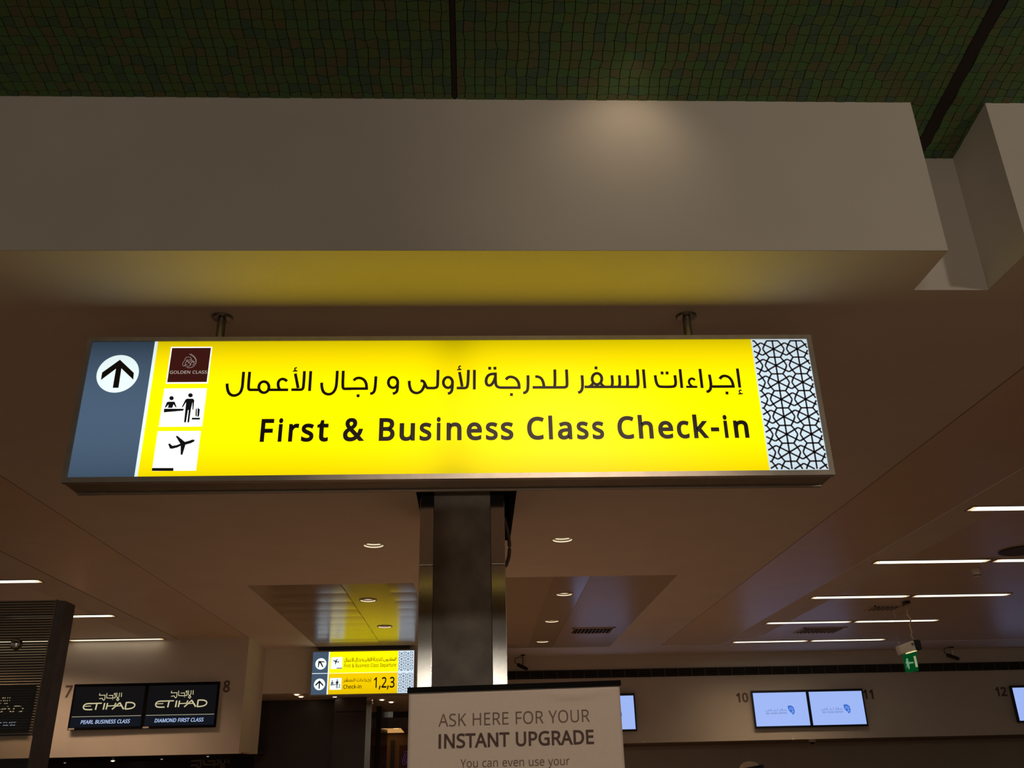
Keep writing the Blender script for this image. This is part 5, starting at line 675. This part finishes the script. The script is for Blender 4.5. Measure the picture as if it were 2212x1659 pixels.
for c, lab in (((-6.67, 16.16), 'small warm spot under the left bulkhead, leftmost, below number 7'), ((-5.78, 15.81), 'bright star-like small spot under the left bulkhead below the screens'),
               ((-4.91, 15.48), 'faint small spot under the left bulkhead, right of the star-like one'), ((-4.006, 14.755), 'small reddish spot under the left bulkhead above the dim Arabic lettering')): small_spot(c, 2.108, lab, .03 if 'star' in lab[:18] else .02, 'spot_lens' if 'star' in lab[:18] else 'faint_lens', 12.0 if 'star' in lab[:18] else .8)

# ------------------------------------------------------------------ strip lights
tube_m = emis('strip_tube', (1.0, .88, .68), 2.6)
strip_in = emis('strip_end_glow', (1.0, .66, .36), 1.1)
tube_low = emis('strip_tube_dimmed', (1.0, .88, .68), 1.2)  # emission lowered so the row beside the left wall leaves its top darker
def strip(x0, x1, y, label, group):
    t = thing('strip_light', label, 'ceiling light', ((x0 + x1) / 2, y, CE), group); h = .055
    bm = bmesh.new()
    for a in ((x0, x1, y - h - .012, y - h), (x0, x1, y + h, y + h + .012), (x0, x0 + .012, y - h, y + h), (x1 - .012, x1, y - h, y + h)): box(bm, *a, CE - .008, CE + .001)
    obj('frame', bm, alu_m, t)
    obj('diffuser', B(x0 + .05, x1 - .05, y - h, y + h, CE - .006, CE - .001), tube_low if (y > 12.4 and x0 < 0) else tube_m, t)
    obj('end_reflector', B(x0 + .012, x0 + .05, y - h, y + h, CE - .005, CE - .001), strip_in, t); obj('end_reflector', B(x1 - .05, x1 - .012, y - h, y + h, CE - .005, CE - .001), strip_in, t)
ords = ['nearest', 'second nearest', 'middle', 'fourth nearest', 'farthest']
for i, y in enumerate((6.64, 8.47, 10.24, 11.99, 13.70)):
    strip(3.80, 4.935, y, 'left half of the %s ceiling strip light row on the right' % ords[i], 'strip lights in the right ceiling')
    strip(4.975, 6.11, y, 'right half of the %s ceiling strip light row on the right' % ords[i], 'strip lights in the right ceiling')
for y, nm in ((8.76, 'nearest'), (10.66, 'middle'), (12.44, 'farthest')):
    strip(-5.34, -4.11, y, 'right half of the %s ceiling strip light row on the left' % nm, 'strip lights in the left ceiling')
    strip(-6.62, -5.40, y, 'left half of the %s ceiling strip light row on the left' % nm, 'strip lights in the left ceiling')

# ------------------------------------------------------------------ screens
def tv(x0, x1, z0, z1, y, face, label, cat='screen', group=None, m=None, bez=(.022, .022, .03, .035)):
    t = thing('wall_screen', label, cat, ((x0 + x1) / 2, y, z0), group)
    l, r, b, tp = bez
    obj('housing', B(x0 + .01, x1 - .01, y + .03, y + .075, z0 + .01, z1 - .01), black_m, t)
    bm = bmesh.new()
    for a in ((x0, x1, z1 - tp, z1), (x0, x1, z0, z0 + b), (x0, x0 + l, z0 + b, z1 - tp), (x1 - r, x1, z0 + b, z1 - tp)): box(bm, a[0], a[1], y, y + .035, a[2], a[3])
    obj('bezel', bm, m or mat('screen_bezel', (.008, .008, .02), .3), t)
    p = obj('display', B(x0 + l, x1 - r, y + .004, y + .03, z0 + b, z1 - tp), face, t)
    return t, p
etf = emis('dark_display', (.0045, .0045, .0055), 1.0); gold = emis('display_gold', (.55, .50, .30), 1.0); gold2 = emis('display_gold_line', (.42, .40, .26), 1.0)
navy = emis('display_navy', (.0055, .0075, .013), 1.0); pale = emis('display_pale_blue', (.42, .55, .85), 1.0)
YL = 12.53 - .075
kL = YL / 12.53
gl = lambda x, z: (x * kL, 1.6 + (z - 1.6) * kL)
bz = mat('dark_bezel', (.004, .003, .003), .8, spec=.1)
def class_screen(x0, x1, line, label, dx, dz, txt):
    t, p = tv(x0, x1, 2.370, 2.925, YL, etf, label, group='dark gold-lettered check-in screens', m=bz)
    yy = YL + .002
    tf = lambda x, z: gl(x + dx, z + dz)
    bm = strokes(bmesh.new(), DATA['lat'], yy, tf); strokes(bm, DATA['arl'], yy, tf, .75)
    flat('logo_lettering', bm, gold, t)
    flat('navy_band', poly(bmesh.new(), [sqr(x0 + .022, x1 - .022, 2.40, 2.525)], YL + .003), navy, t)
    flat('gold_line', poly(bmesh.new(), [sqr(x0 + .03, x1 - .03, 2.525, 2.531)], yy), gold2, t)
    bm = text(bmesh.new(), txt, (x0 + x1) / 2 - .31, (x0 + x1) / 2 + .30, 2.442, .043, yy, 16, shear=.12); flat('class_lettering', bm, pale, t)
    flat('asset_label', poly(bmesh.new(), [sqr(x0 + .01, x0 + .085, 2.374, 2.394)], YL - .001), mat('asset_sticker', (.55, .48, .42), .6), t)
class_screen(-5.180, -4.252, 0, 'dark wall screen reading PEARL BUSINESS CLASS, beside the number 7', 0, 0, 'PEARL BUSINESS CLASS')
class_screen(-4.250, -3.330, 0, 'dark wall screen reading DIAMOND FIRST CLASS, beside the number 8', .915, .012, 'DIAMOND FIRST CLASS')
class_screen(-6.60, -5.675, 0, 'dark wall screen seen through the ribbed glass stand at left', -1.41, -.02, 'DIAMOND FIRST CLASS')
def number(s, x0, x1, z, cap, y, label, bold=18):
    t = thing('wall_number', label, 'number', ((x0 + x1) / 2, y, z))
    bm = text(bmesh.new(), s, x0, x1, z, cap, y - .006, bold)
    r = bmesh.ops.extrude_face_region(bm, geom=bm.faces[:])
    for v in [g for g in r['geom'] if isinstance(g, bmesh.types.BMVert)]: v.co.y += .006
    obj('numeral', bm, num_m, t)
number('7', -5.315, -5.235, 2.778, .139, 12.53, 'brown number 7 on the wall left of the dark screens')
number('8', -3.292, -3.215, 2.802, .137, 12.53, 'brown number 8 on the wall right of the dark screens')
number('10', 4.127, 4.30, 2.735, .128, 15.0, 'dark number 10 on the far wall left of the white screens', 32)
number('11', 6.175, 6.32, 2.745, .128, 15.0, 'dark number 11 on the far wall right of the white screens', 32)
number('12', 8.335, 8.50, 2.745, .128, 15.0, 'dark number 12 on the far wall beside the right-edge screen', 32)
adf = emis('airport_display', (.36, .50, .96), .95); adink = emis('airport_logo_blue', (.045, .15, .60), 1.0); adgrey = emis('airport_text_grey', (.16, .22, .50), 1.0)
YF = 15.0 - .075; kF = YF / 15.0; gf = lambda x, z: (x * kF, 1.6 + (z - 1.6) * kF)
SH = D4([[49232, 26602], [49500, 26680], [49764, 26658], [50000, 26540], [50171, 26349], [50251, 25879], [50230, 25600], [50081, 25416], [49950, 25300], [49864, 25308], [49780, 25460], [49701, 25563], [49560, 25660], [49436, 25802], [49290, 25960], [49240, 26180]])
def airport_screen(x0, x1, label):
    t, p = tv(x0, x1, 2.333, 2.893, YF, adf, label, group='white airport logo screens')
    dx = x0 - 4.345; yy = YF + .001
    bm = poly(bmesh.new(), [[gf(x + dx, z) for x, z in SH]], yy); e = flat('falcon_shield', bm, adink, t)
    bm = bmesh.new()
    for pts in ([(4.935, 2.60), (4.955, 2.635), (4.99, 2.63), (5.005, 2.60)], [(4.95, 2.60), (4.965, 2.615), (4.985, 2.61), (4.99, 2.585), (4.975, 2.56)], [(4.985, 2.555), (5.0, 2.58), (5.01, 2.56)]):
        stroke(bm, [gf(x + dx, z) for x, z in pts], .010, yy - .002)
    flat('shield_lines', bm, emis('airport_logo_pale', (.18, .34, .85), 1.0), e)
    bm = text(bmesh.new(), 'ABU DHABI AIRPORT', *(v * 1.0 for v in (4.56 * kF + dx, 4.900 * kF + dx)), 2.537, .027, yy, 18)
    # arabic line above it
    for pts in ([(4.90, 2.592), (4.86, 2.592), (4.875, 2.605), (4.895, 2.60)], [(4.86, 2.592), (4.80, 2.592), (4.82, 2.608), (4.842, 2.60)], [(4.83, 2.592), (4.832, 2.632)], [(4.80, 2.592), (4.795, 2.628)], [(4.785, 2.60), (4.775, 2.578)],
                [(4.752, 2.588), (4.755, 2.630)], [(4.745, 2.592), (4.71, 2.592), (4.712, 2.605)], [(4.705, 2.60), (4.69, 2.578)], [(4.695, 2.605), (4.712, 2.612)], [(4.68, 2.592), (4.60, 2.592), (4.62, 2.608), (4.645, 2.60)], [(4.65, 2.592), (4.652, 2.630)],
                [(4.60, 2.592), (4.597, 2.608)], [(4.595, 2.592), (4.575, 2.578), (4.555, 2.585), (4.555, 2.60)]):
        stroke(bm, [gf(x + dx, z) for x, z in pts], .006, yy)
    flat('logo_lettering', bm, adgrey, t)
airport_screen(4.345, 5.240, 'left one of the pair of lit airport screens, just right of the number 10')
airport_screen(5.242, 6.137, 'right one of the pair of lit airport screens, just left of the number 11')
airport_screen(8.550, 9.445, 'lit airport screen cut off by the right edge of the photo, beside number 12')
airport_screen(1.600, 2.490, 'lone lit screen mostly hidden behind the right edge of the banner')
# dim arabic lettering in the dark bay on the left
t = thing('wall_logo', 'dim grey Arabic lettering on the dark wall under the left bulkhead', 'logo', (-4.5, 16.45, 1.9))
strk = strokes(bmesh.new(), DATA['arl2'], 16.44); r = bmesh.ops.extrude_face_region(strk, geom=strk.faces[:])
for v in [g for g in r['geom'] if isinstance(g, bmesh.types.BMVert)]: v.co.y += .01
obj('lettering', strk, mat('dim_letters', (.45, .40, .30), .5), t)

# ------------------------------------------------------------------ far wall details
g = thing('linear_grille', 'long dark air grille running along the top of the far wall', 'vent', (5, 15.0, 3.14))
obj('backing', B(.42, 12, 14.985, 14.998, 3.14, 3.265), dark_m, g)
gm = mat('grille_metal', (.07, .05, .035), .5)
for k in range(4): obj('blade', B(.42, 12, 14.965, 14.985, 3.158 + k * .029, 3.164 + k * .029), gm, g)
x = .42; me = None
while x < 12:
    if me is None:
        o = obj('divider', B(x, x + .008, 14.960, 14.985, 3.14, 3.265), mat('grille_divider', (.13, .10, .07), .5), g); me = o.data; x00 = x
    else:
        o = bpy.data.objects.new('divider', me); COL.objects.link(o); o.parent = g; o.location = (x - x00, 0, 0)
    x += .2155
def cctv(off, label):
    ox, oz = off; t = thing('security_camera', label, 'camera', (.73 + ox, 14.7, 3.48), 'security cameras on the far ceiling')
    c = lambda x, y, z: (x + ox, y, z + oz)
    bm = bmesh.new(); cyl(bm, (.735 + ox, 14.7), .035, 3.462, 3.48, 16); obj('mount', bm, black_m, t)
    bm = bmesh.new(); tube(bm, [c(.735, 14.7, 3.47 - oz), c(.733, 14.7, 3.40), c(.736, 14.7, 3.31)], .012); obj('arm', bm, steel_dark, t)
    bm = bmesh.new(); tube(bm, [c(.650, 14.74, 3.335), c(.66, 14.735, 3.330), c(.78, 14.66, 3.262), c(.797, 14.65, 3.253)], [.024, .030, .030, .022], 10); obj('body', bm, black_m, t)
    bm = bmesh.new(); tube(bm, catmull([c(.72, 14.7, 3.44), c(.66, 14.7, 3.438), c(.612, 14.7, 3.415), c(.605, 14.7, 3.385), c(.625, 14.72, 3.355), c(.658, 14.74, 3.34)]), .006, 6); obj('cable', bm, black_m, t, smooth=True)
cctv((0, 0), 'dark security camera on a bent arm just right of the stone column')
cctv((6.87, .028), 'dark security camera near the right edge, right of the green exit sign')
t = thing('dome_camera', 'small dome camera under the far bulkhead below the white screens', 'camera', (5.31, 15.2, 2.13))
bm = bmesh.new(); cyl(bm, (5.31, 15.22), .055, 2.13, 2.165, 20); obj('base', bm, white_pl, t)
bm = bmesh.new(); lathe(bm, (5.31, 15.22), [(.036, 2.13), (.034, 2.112), (.022, 2.098), (.001, 2.092)], 20); obj('dome', bm, black_m, t, smooth=True)
for a, lab in (((4.922, 4.951, 2.160, 2.201), 'small white paper tag at the lower edge of the far wall under screen 10'), ((2.585, 2.618, 2.170, 2.194), 'small white paper tag at the lower edge of the far wall near the banner')):
    o = obj('paper_tag', B(a[0], a[1], 14.994, 15.0, a[2], a[3]), mat('tag_paper', (.8, .72, .6), .6)); o['label'] = lab; o['category'] = 'tag'
# square vents in the ceiling
def vent(x0, x1, y0, y1, n, label, half=None):
    t = thing('ceiling_vent', label, 'vent', ((x0 + x1) / 2, (y0 + y1) / 2, CE))
    bm = bmesh.new()
    for a in ((x0, x1, y0, y0 + .02), (x0, x1, y1 - .02, y1), (x0, x0 + .02, y0, y1), (x1 - .02, x1, y0, y1)): box(bm, *a, CE - .008, CE)
    obj('frame', bm, panel_m, t); obj('backing', B(x0, x1, y0, y1, CE - .002, CE - .001), dark_m, t)
    p = (x1 - x0 - .04) / n
    for k in range(n):
        xx = x0 + .02 + (k + .5) * p
        bm = B(xx - .002, xx + .002, y0 + .02, y1 - .02, CE - .022, CE - .002)
        for v in bm.verts: v.co.x += (v.co.z - CE) * .5
        obj('blade', bm, panel_m, t)
vent(1.27, 1.84, 12.15, 12.62, 11, 'square louvred ceiling vent beside the right row of downlights')
vent(4.46, 5.06, 12.45, 12.92, 10, 'dark ceiling vent between the two farthest right strip light rows')
vent(4.78, 5.15, 10.85, 11.15, 6, 'small dark ceiling vent left of the hanging exit sign cable')
t = thing('ceiling_speaker', 'round ceiling speaker grille at the right edge beside the second strip light', 'speaker', (5.04, 8.08, CE))
bm = bmesh.new(); lathe(bm, (5.04, 8.08), [(.185, CE - .002), (.190, CE - .008), (.205, CE - .006), (.207, CE)], 36); obj('rim', bm, black_m, t)
bm = bmesh.new(); lathe(bm, (5.04, 8.08), [(.185, CE - .004), (.09, CE - .006), (.001, CE - .006)], 36); obj('grille', bm, mat('speaker_grille', (.12, .09, .06), .6), t)
t = thing('smoke_detector', 'small round detector hanging from the ceiling below the second strip light', 'detector', (5.0, 8.86, CE))
bm = bmesh.new(); lathe(bm, (5.0, 8.86), [(.045, CE), (.045, CE - .02), (.034, CE - .03), (.034, CE - .072), (.02, CE - .08), (.001, CE - .082)], 24); obj('body', bm, white_pl, t)
bm = bmesh.new(); lathe(bm, (5.0, 8.86), [(.0355, CE - .060), (.0355, CE - .070)], 24); obj('vent_ring', bm, black_m, t)

# ------------------------------------------------------------------ hanging exit light
YE = 10.6
ex = thing('exit_sign', 'green running-man exit sign hanging crooked under a white emergency lamp on a cable', 'sign', (4.97, YE, 2.69))
def slab(pts, y0, y1, bev=0.0):
    bm = bmesh.new(); a = [bm.verts.new((p[0], y0, p[1])) for p in pts]; b = [bm.verts.new((p[0], y1, p[1])) for p in pts]; n = len(pts)
    bm.faces.new(a); bm.faces.new(b[::-1])
    for i in range(n): bm.faces.new((a[i], a[(i + 1) % n], b[(i + 1) % n], b[i]))
    if bev: bmesh.ops.bevel(bm, geom=bm.edges[:], offset=bev, segments=2, affect='EDGES')
    return bm
obj('lamp_box', slab([(4.8427, 2.9698), (4.8594, 2.8732), (5.0455, 2.9165), (5.0354, 3.0303)], YE - .05, YE + .05, .008), white_pl, ex)
obj('end_cap', slab([(5.036, 3.034), (5.046, 2.918), (5.100, 2.920), (5.112, 2.932), (5.112, 3.020), (5.100, 3.036)], YE - .055, YE + .055, .006), black_m, ex)
obj('grey_window', slab([(4.995, 3.000), (5.025, 3.006), (5.030, 2.975), (5.000, 2.970)], YE - .053, YE - .049), steel_dark, ex)
obj('glowing_slot', slab([(4.9264, 2.8813), (5.0471, 2.9101), (5.0471, 2.9161), (4.9264, 2.8883)], YE - .052, YE - .02), emis('slot_glow', (1, .85, .45), 1.3), ex)
gp = obj('green_panel', slab([(4.894, 2.880), (4.8952, 2.6791), (5.0431, 2.6977), (5.0598, 2.912)], YE - .008, YE + .008), emis('exit_green', (.0, .05, .010), 1.0), ex)
flat('white_door', poly(bmesh.new(), [[(5.0131, 2.8581), (5.0157, 2.735), (5.0442, 2.7406), (5.0398, 2.8607)]], YE - .010), emis('exit_white', (.30, .30, .17), 1.0), gp)
flat('running_man', poly(bmesh.new(), [[(4.9268, 2.8349), (4.9190, 2.825), (4.9190, 2.805), (4.9077, 2.7891), (4.919, 2.7643), (4.9018, 2.7278), (4.9262, 2.7519), (4.9259, 2.7182), (4.942, 2.7179), (4.9472, 2.7748), (5.0019, 2.7812), (5.0005, 2.7966), (4.9447, 2.7946), (4.9434, 2.8365)]], YE - .010), emis('exit_figure', (.13, .26, .15), 1.0), gp)
cb = catmull([(5.060, YE, 3.47), (5.058, YE, 3.40), (5.040, YE, 3.333), (5.068, YE, 3.269), (5.045, YE, 3.199), (5.054, YE, 3.123), (5.041, YE, 3.086), (5.062, YE, 3.035)], 8)
tw = [p + Vector((.006 * math.cos(i * .9), .006 * math.sin(i * .9), 0)) for i, p in enumerate(cb)]; tw2 = [p - Vector((.006 * math.cos(i * .9), .006 * math.sin(i * .9), 0)) for i, p in enumerate(cb)]
bm = bmesh.new(); tube(bm, tw, .006, 6); tube(bm, tw2, .006, 6); obj('twisted_cable', bm, mat('cable_beige', (.50, .38, .24), .6), ex, smooth=True)
bm = bmesh.new(); tube(bm, [(4.890, YE, 3.478), (4.890, YE, 3.01)], .0018, 6); obj('suspension_wire', bm, steel_dark, ex)
bm = bmesh.new(); tube(bm, catmull([(4.875, YE, 2.985), (4.878, YE, 3.004), (4.892, YE, 3.012), (4.906, YE, 3.006), (4.908, YE, 2.990)], 3), .004, 6); obj('hook', bm, steel_dark, ex)
obj('ceiling_mount', B(5.025, 5.090, YE - .04, YE + .04, 3.448, 3.48, bev=.005), black_m, ex)

# ------------------------------------------------------------------ roll-up banner
YB_ = 3.9
bn = thing('rollup_banner', 'beige pull-up banner reading ASK HERE FOR YOUR INSTANT UPGRADE in front of the column', 'banner', (.16, YB_, 0))
nx, nz = 60, 60; bx0, bx1, bz0, bz1 = -.274, .590, .08, 1.968
bm = bmesh.new(); grid = []
def topz(x): return 1.9585 + (x - bx0) * .0125
for j in range(nz + 1):
    row = []
    v = (j / nz) ** .5 if True else j / nz
    for i in range(nx + 1):
        x = bx0 + (bx1 - bx0) * i / nx; z = bz0 + (topz(x) - bz0) * v; d = topz(x) - z
        y = YB_
        # sagging folds under the top bar, right half
        s = math.exp(-((x - .40) / .11) ** 2); f = d - .030 + .9 * (x - .40) ** 2
        y -= .012 * s * math.exp(-(f / .013) ** 2)
        y += .004 * math.exp(-((x + .15) / .08) ** 2) * math.exp(-((d - .02 - (x + .2) * .1) / .012) ** 2)
        row.append(bm.verts.new((x, y, z)))
    grid.append(row)
for a, b in zip(grid, grid[1:]):
    for i in range(nx): bm.faces.new((a[i], a[i + 1], b[i + 1], b[i]))
sh = obj('fabric_sheet', bm, banner_m, bn, kind='sheet', smooth=True)
so = sh.modifiers.new('thickness', 'SOLIDIFY'); so.thickness = .001; so.offset = 1
bm = B(-.280, .5955, YB_ - .012, YB_ + .012, 0, .0205)
for v in bm.verts: v.co.z += 1.9556 + (v.co.x + .28) * .0145
obj('top_bar', bm, mat('bar_black', (.004, .004, .004), .85, spec=.15), bn)
obj('base_cassette', B(-.30, .61, YB_ - .09, YB_ + .09, .02, .10, bev=.02), alu_m, bn)
bm = bmesh.new(); cyl(bm, (.16, YB_ + .03), .011, .09, 1.955, 12); obj('support_pole', bm, alu_m, bn)
for s in (-.2, .5): obj('foot', B(s - .02, s + .02, YB_ - .17, YB_ + .17, 0, .022, bev=.004), alu_m, bn)
yb = YB_ - .0025
flat('thin_lettering', text(bmesh.new(), 'ASK HERE FOR YOUR', -.1528, .460, 1.8243, .0475, yb, 0, slope=.011), bink, bn)
flat('bold_lettering', text(bmesh.new(), 'INSTANT UPGRADE', -.1499, .4704, 1.7440, .0505, yb, 20, slope=.0075), bink2, bn)
flat('small_lettering', text(bmesh.new(), 'You can even use your', -.0643, .3704, 1.6708, .0305, yb, 1, slope=.002), bink, bn)

# ------------------------------------------------------------------ glass stand at left
YT = 4.0
tt = thing('information_stand', 'dark ribbed glass stand with a metal post cut off by the left edge', 'stand', (-2.2, YT, 0))
TX1 = -1.797; TZ = 2.374
rib = mat('rib_dark', (.045, .035, .024), .35); 
glass = bpy.data.materials.new('tinted_glass'); glass.use_nodes = True; MATS['tinted_glass'] = glass
gb = glass.node_tree.nodes['Principled BSDF']; gb.inputs['Transmission Weight'].default_value = 1; gb.inputs['Roughness'].default_value = 0.0; gb.inputs['IOR'].default_value = 1.45
gb.inputs['Base Color'].default_value = (.62, .58, .50, 1)
obj('glass_pane', B(-2.75, TX1, YT, YT + .008, 1.0, TZ), glass, tt)
bm = bmesh.new(); z = TZ - .002; n = 0
while z > 1.83:
    box(bm, -2.75, TX1 - .006, YT + .012, YT + .016, z - .0062, z); z -= .0107
obj('rib', bm, rib, tt, kind='stuff')
obj('edge_strip', B(TX1 - .006, TX1, YT - .002, YT + .02, 1.83, TZ + .002), mat('edge_metal', (.20, .17, .12), .4, metal=.6), tt)
bm = bmesh.new(); post = [(TX1 + .002, YT - .004), (TX1 + .022, YT - .006), (TX1 + .036, YT + .004), (TX1 + .036, YT + .105), (TX1 + .002, YT + .105)]
a = [bm.verts.new((x, y, 0)) for x, y in post]; b = [bm.verts.new((x, y, TZ - .004)) for x, y in post]
bm.faces.new(a[::-1]); bm.faces.new(b)
for i in range(5): bm.faces.new((a[i], a[(i + 1) % 5], b[(i + 1) % 5], b[i]))
obj('post', bm, mat('post_bronze', (.13, .10, .085), .5, metal=.3, var=.1, scale=20), tt)
bm = bmesh.new(); post = [(-2.79, YT - .004), (-2.75, YT - .004), (-2.75, YT + .105), (-2.79, YT + .105)]
a = [bm.verts.new((x, y, 0)) for x, y in post]; b = [bm.verts.new((x, y, TZ - .004)) for x, y in post]
bm.faces.new(a[::-1]); bm.faces.new(b)
for i in range(4): bm.faces.new((a[i], a[(i + 1) % 4], b[(i + 1) % 4], b[i]))
obj('post', bm, MATS['post_bronze'], tt)
obj('lower_panel', B(-2.75, TX1, YT, YT + .02, .12, 1.0), MATS['post_bronze'], tt); obj('base_plate', B(-2.85, -1.72, YT - .2, YT + .3, 0, .02), steel_dark, tt)
bm = bmesh.new(); lathe(bm, (0, 0), [(.001, -.020), (.014, -.019), (.021, -.012), (.023, 0), (.023, .010)], 28)
bmesh.ops.rotate(bm, verts=bm.verts, cent=(0, 0, 0), matrix=Matrix.Rotation(math.radians(-90), 3, 'X'))
for v in bm.verts: v.co += Vector((-1.9326, YT, 2.191))
obj('standoff_knob', bm, chrome_m, tt, smooth=True)

# ------------------------------------------------------------------ passage details
t = thing('cove_light', 'glowing orange ceiling cove deep inside the passage left of the banner', 'ceiling light', (-1.7, 19, 2.64))
bm = bmesh.new(); v = [bm.verts.new(p) for p in ((-2.3, 17.9, 2.636), (-1.41, 17.9, 2.636), (-1.46, 19.7, 2.636), (-2.3, 19.7, 2.636))]; bm.faces.new(v[::-1])
obj('glow_panel', bm, emis('cove_orange', (.60, .30, .10), .9), t, kind='sheet'); obj('bright_edge', B(-1.52, -1.43, 17.86, 17.90, 2.61, 2.636), emis('cove_edge', (1, .62, .25), 1.3), t)
t = thing('wall_poster', 'maroon poster with a purple swirl emblem beside the banner edge', 'poster', (-1.46, 19.78, 1.6))
obj('sheet', B(-1.556, -1.00, 19.77, 19.80, 1.3, 2.405), maroon_m, t)
bm = bmesh.new()
for pts in ([(-1.452, 2.265), (-1.42, 2.285), (-1.392, 2.275), (-1.395, 2.23), (-1.43, 2.215)], [(-1.440, 2.25), (-1.462, 2.188), (-1.487, 2.10), (-1.482, 2.06), (-1.448, 2.045), (-1.40, 2.07), (-1.375, 2.12)], [(-1.417, 2.215), (-1.44, 2.14), (-1.455, 2.10), (-1.41, 2.09), (-1.40, 2.16)]):
    stroke(bm, [(p.x, p.y) for p in catmull([(a, b, 0) for a, b in pts], 5)], .009, 19.768)
flat('emblem_print', bm, emis('emblem_purple', (.040, .016, .075), 1.0), t)

# ------------------------------------------------------------------ person
PY = 9.0
pr = thing('person', 'person in a white headcloth with black cord, only the crown visible at the bottom', 'person', (2.53, PY, 0))
def skin_body(joints, edges, name, m, par):
    me = bpy.data.meshes.new(name); base = origin_of(par)
    me.from_pydata([Vector(j[:3]) - base for j in joints], edges, [])
    o = link(name, me, m, par); bpy.context.view_layer.objects.active = o
    md = o.modifiers.new('skin', 'SKIN')
    for i, j in enumerate(joints): me.skin_vertices[0].data[i].radius = (j[3], j[4] if len(j) > 4 else j[3])
    me.skin_vertices[0].data[0].use_root = True
    sb = o.modifiers.new('sub', 'SUBSURF'); sb.levels = 2; sb.render_levels = 2
    return o
cx = 2.53
J = [(cx, PY, .92, .15, .11), (cx, PY, 1.15, .145, .10), (cx, PY, 1.36, .17, .10), (cx, PY, 1.47, .06, .055), (cx, PY - .01, 1.55, .065, .075), (cx, PY - .015, 1.64, .072, .090), (cx, PY, 1.70, .045, .055),
     (cx - .10, PY, .86, .085), (cx - .11, PY - .01, .48, .058), (cx - .11, PY + .01, .09, .040), (cx - .12, PY - .13, .04, .035),
     (cx + .10, PY, .86, .085), (cx + .11, PY - .01, .48, .058), (cx + .11, PY + .01, .09, .040), (cx + .12, PY - .13, .04, .035),
     (cx - .19, PY, 1.38, .055), (cx - .25, PY + .01, 1.12, .042), (cx - .26, PY - .05, .88, .030), (cx - .26, PY - .07, .80, .028),
     (cx + .19, PY, 1.38, .055), (cx + .25, PY + .01, 1.12, .042), (cx + .26, PY - .05, .88, .030), (cx + .26, PY - .07, .80, .028)]
E_ = [(0, 1), (1, 2), (2, 3), (3, 4), (4, 5), (5, 6), (0, 7), (7, 8), (8, 9), (9, 10), (0, 11), (11, 12), (12, 13), (13, 14), (2, 15), (15, 16), (16, 17), (17, 18), (2, 19), (19, 20), (20, 21), (21, 22)]
skin_body(J, E_, 'body', mat('skin', (.35, .20, .13), .6), pr)
bm = bmesh.new(); cloth = mat('white_cotton', (.78, .70, .62), .8, bump=.1, scale=20)
prof = [(.27, .06), (.25, .4), (.225, .8), (.20, 1.05), (.215, 1.3), (.20, 1.40), (.10, 1.46), (.07, 1.49)]
rings = []
for r, z in prof: rings.append([bm.verts.new((cx + r * 1.15 * math.cos(a), PY + r * .72 * math.sin(a) * (1 + .05 * math.sin(a * 9) * (z < 1)), z)) for a in [2 * math.pi * k / 40 for k in range(40)]])
for a, b in zip(rings, rings[1:]):
    for k in range(40): bm.faces.new((a[k], a[(k + 1) % 40], b[(k + 1) % 40], b[k]))
obj('robe', bm, cloth, pr, smooth=True)
bm = bmesh.new()
for s in (-1, 1): tube(bm, [(cx + s * .17, PY, 1.385), (cx + s * .24, PY + .01, 1.14), (cx + s * .262, PY - .04, .90)], [.075, .068, .062], 14)
obj('sleeve', bm, cloth, pr, smooth=True)
bm = bmesh.new(); rings = []
for r, z in ((.20, 1.33), (.17, 1.45), (.125, 1.55), (.118, 1.62), (.112, 1.68), (.092, 1.725), (.060, 1.750), (.020, 1.760)):
    rings.append([bm.verts.new((cx + r * .95 * math.cos(a), PY + .02 + r * 1.08 * math.sin(a) * (1 + .06 * math.sin(a * 7) * (z < 1.5)), z)) for a in [2 * math.pi * k / 32 for k in range(32)]])
for j, (a, b) in enumerate(zip(rings, rings[1:])):
    for k in range(32):
        ang = 2 * math.pi * (k + .5) / 32
        if j in (1, 2, 3) and -2.05 < (ang - 2 * math.pi if ang > math.pi else ang) < -1.1: continue   # opening for the face
        bm.faces.new((a[k], a[(k + 1) % 32], b[(k + 1) % 32], b[k]))
bm.faces.new(rings[-1])
obj('headcloth', bm, cloth, pr, smooth=True)
bm = bmesh.new()
for dz in (0, .016):
    pts = []
    for k in range(33):
        a = 2 * math.pi * k / 32; x = cx + .008 + .110 * math.cos(a); pts.append((x, PY + .02 + .118 * math.sin(a), 1.690 + dz + .16 * (x - cx)))
    tube(bm, pts, .010, 8)
obj('head_cord', bm, black_m, pr, smooth=True)
bm = bmesh.new(); FY = PY - .098
lathe(bm, (cx, FY), [(.001, 1.590), (.010, 1.594), (.012, 1.602), (.006, 1.625), (.001, 1.640)], 8); obj('nose', bm, MATS['skin'], pr, smooth=True)
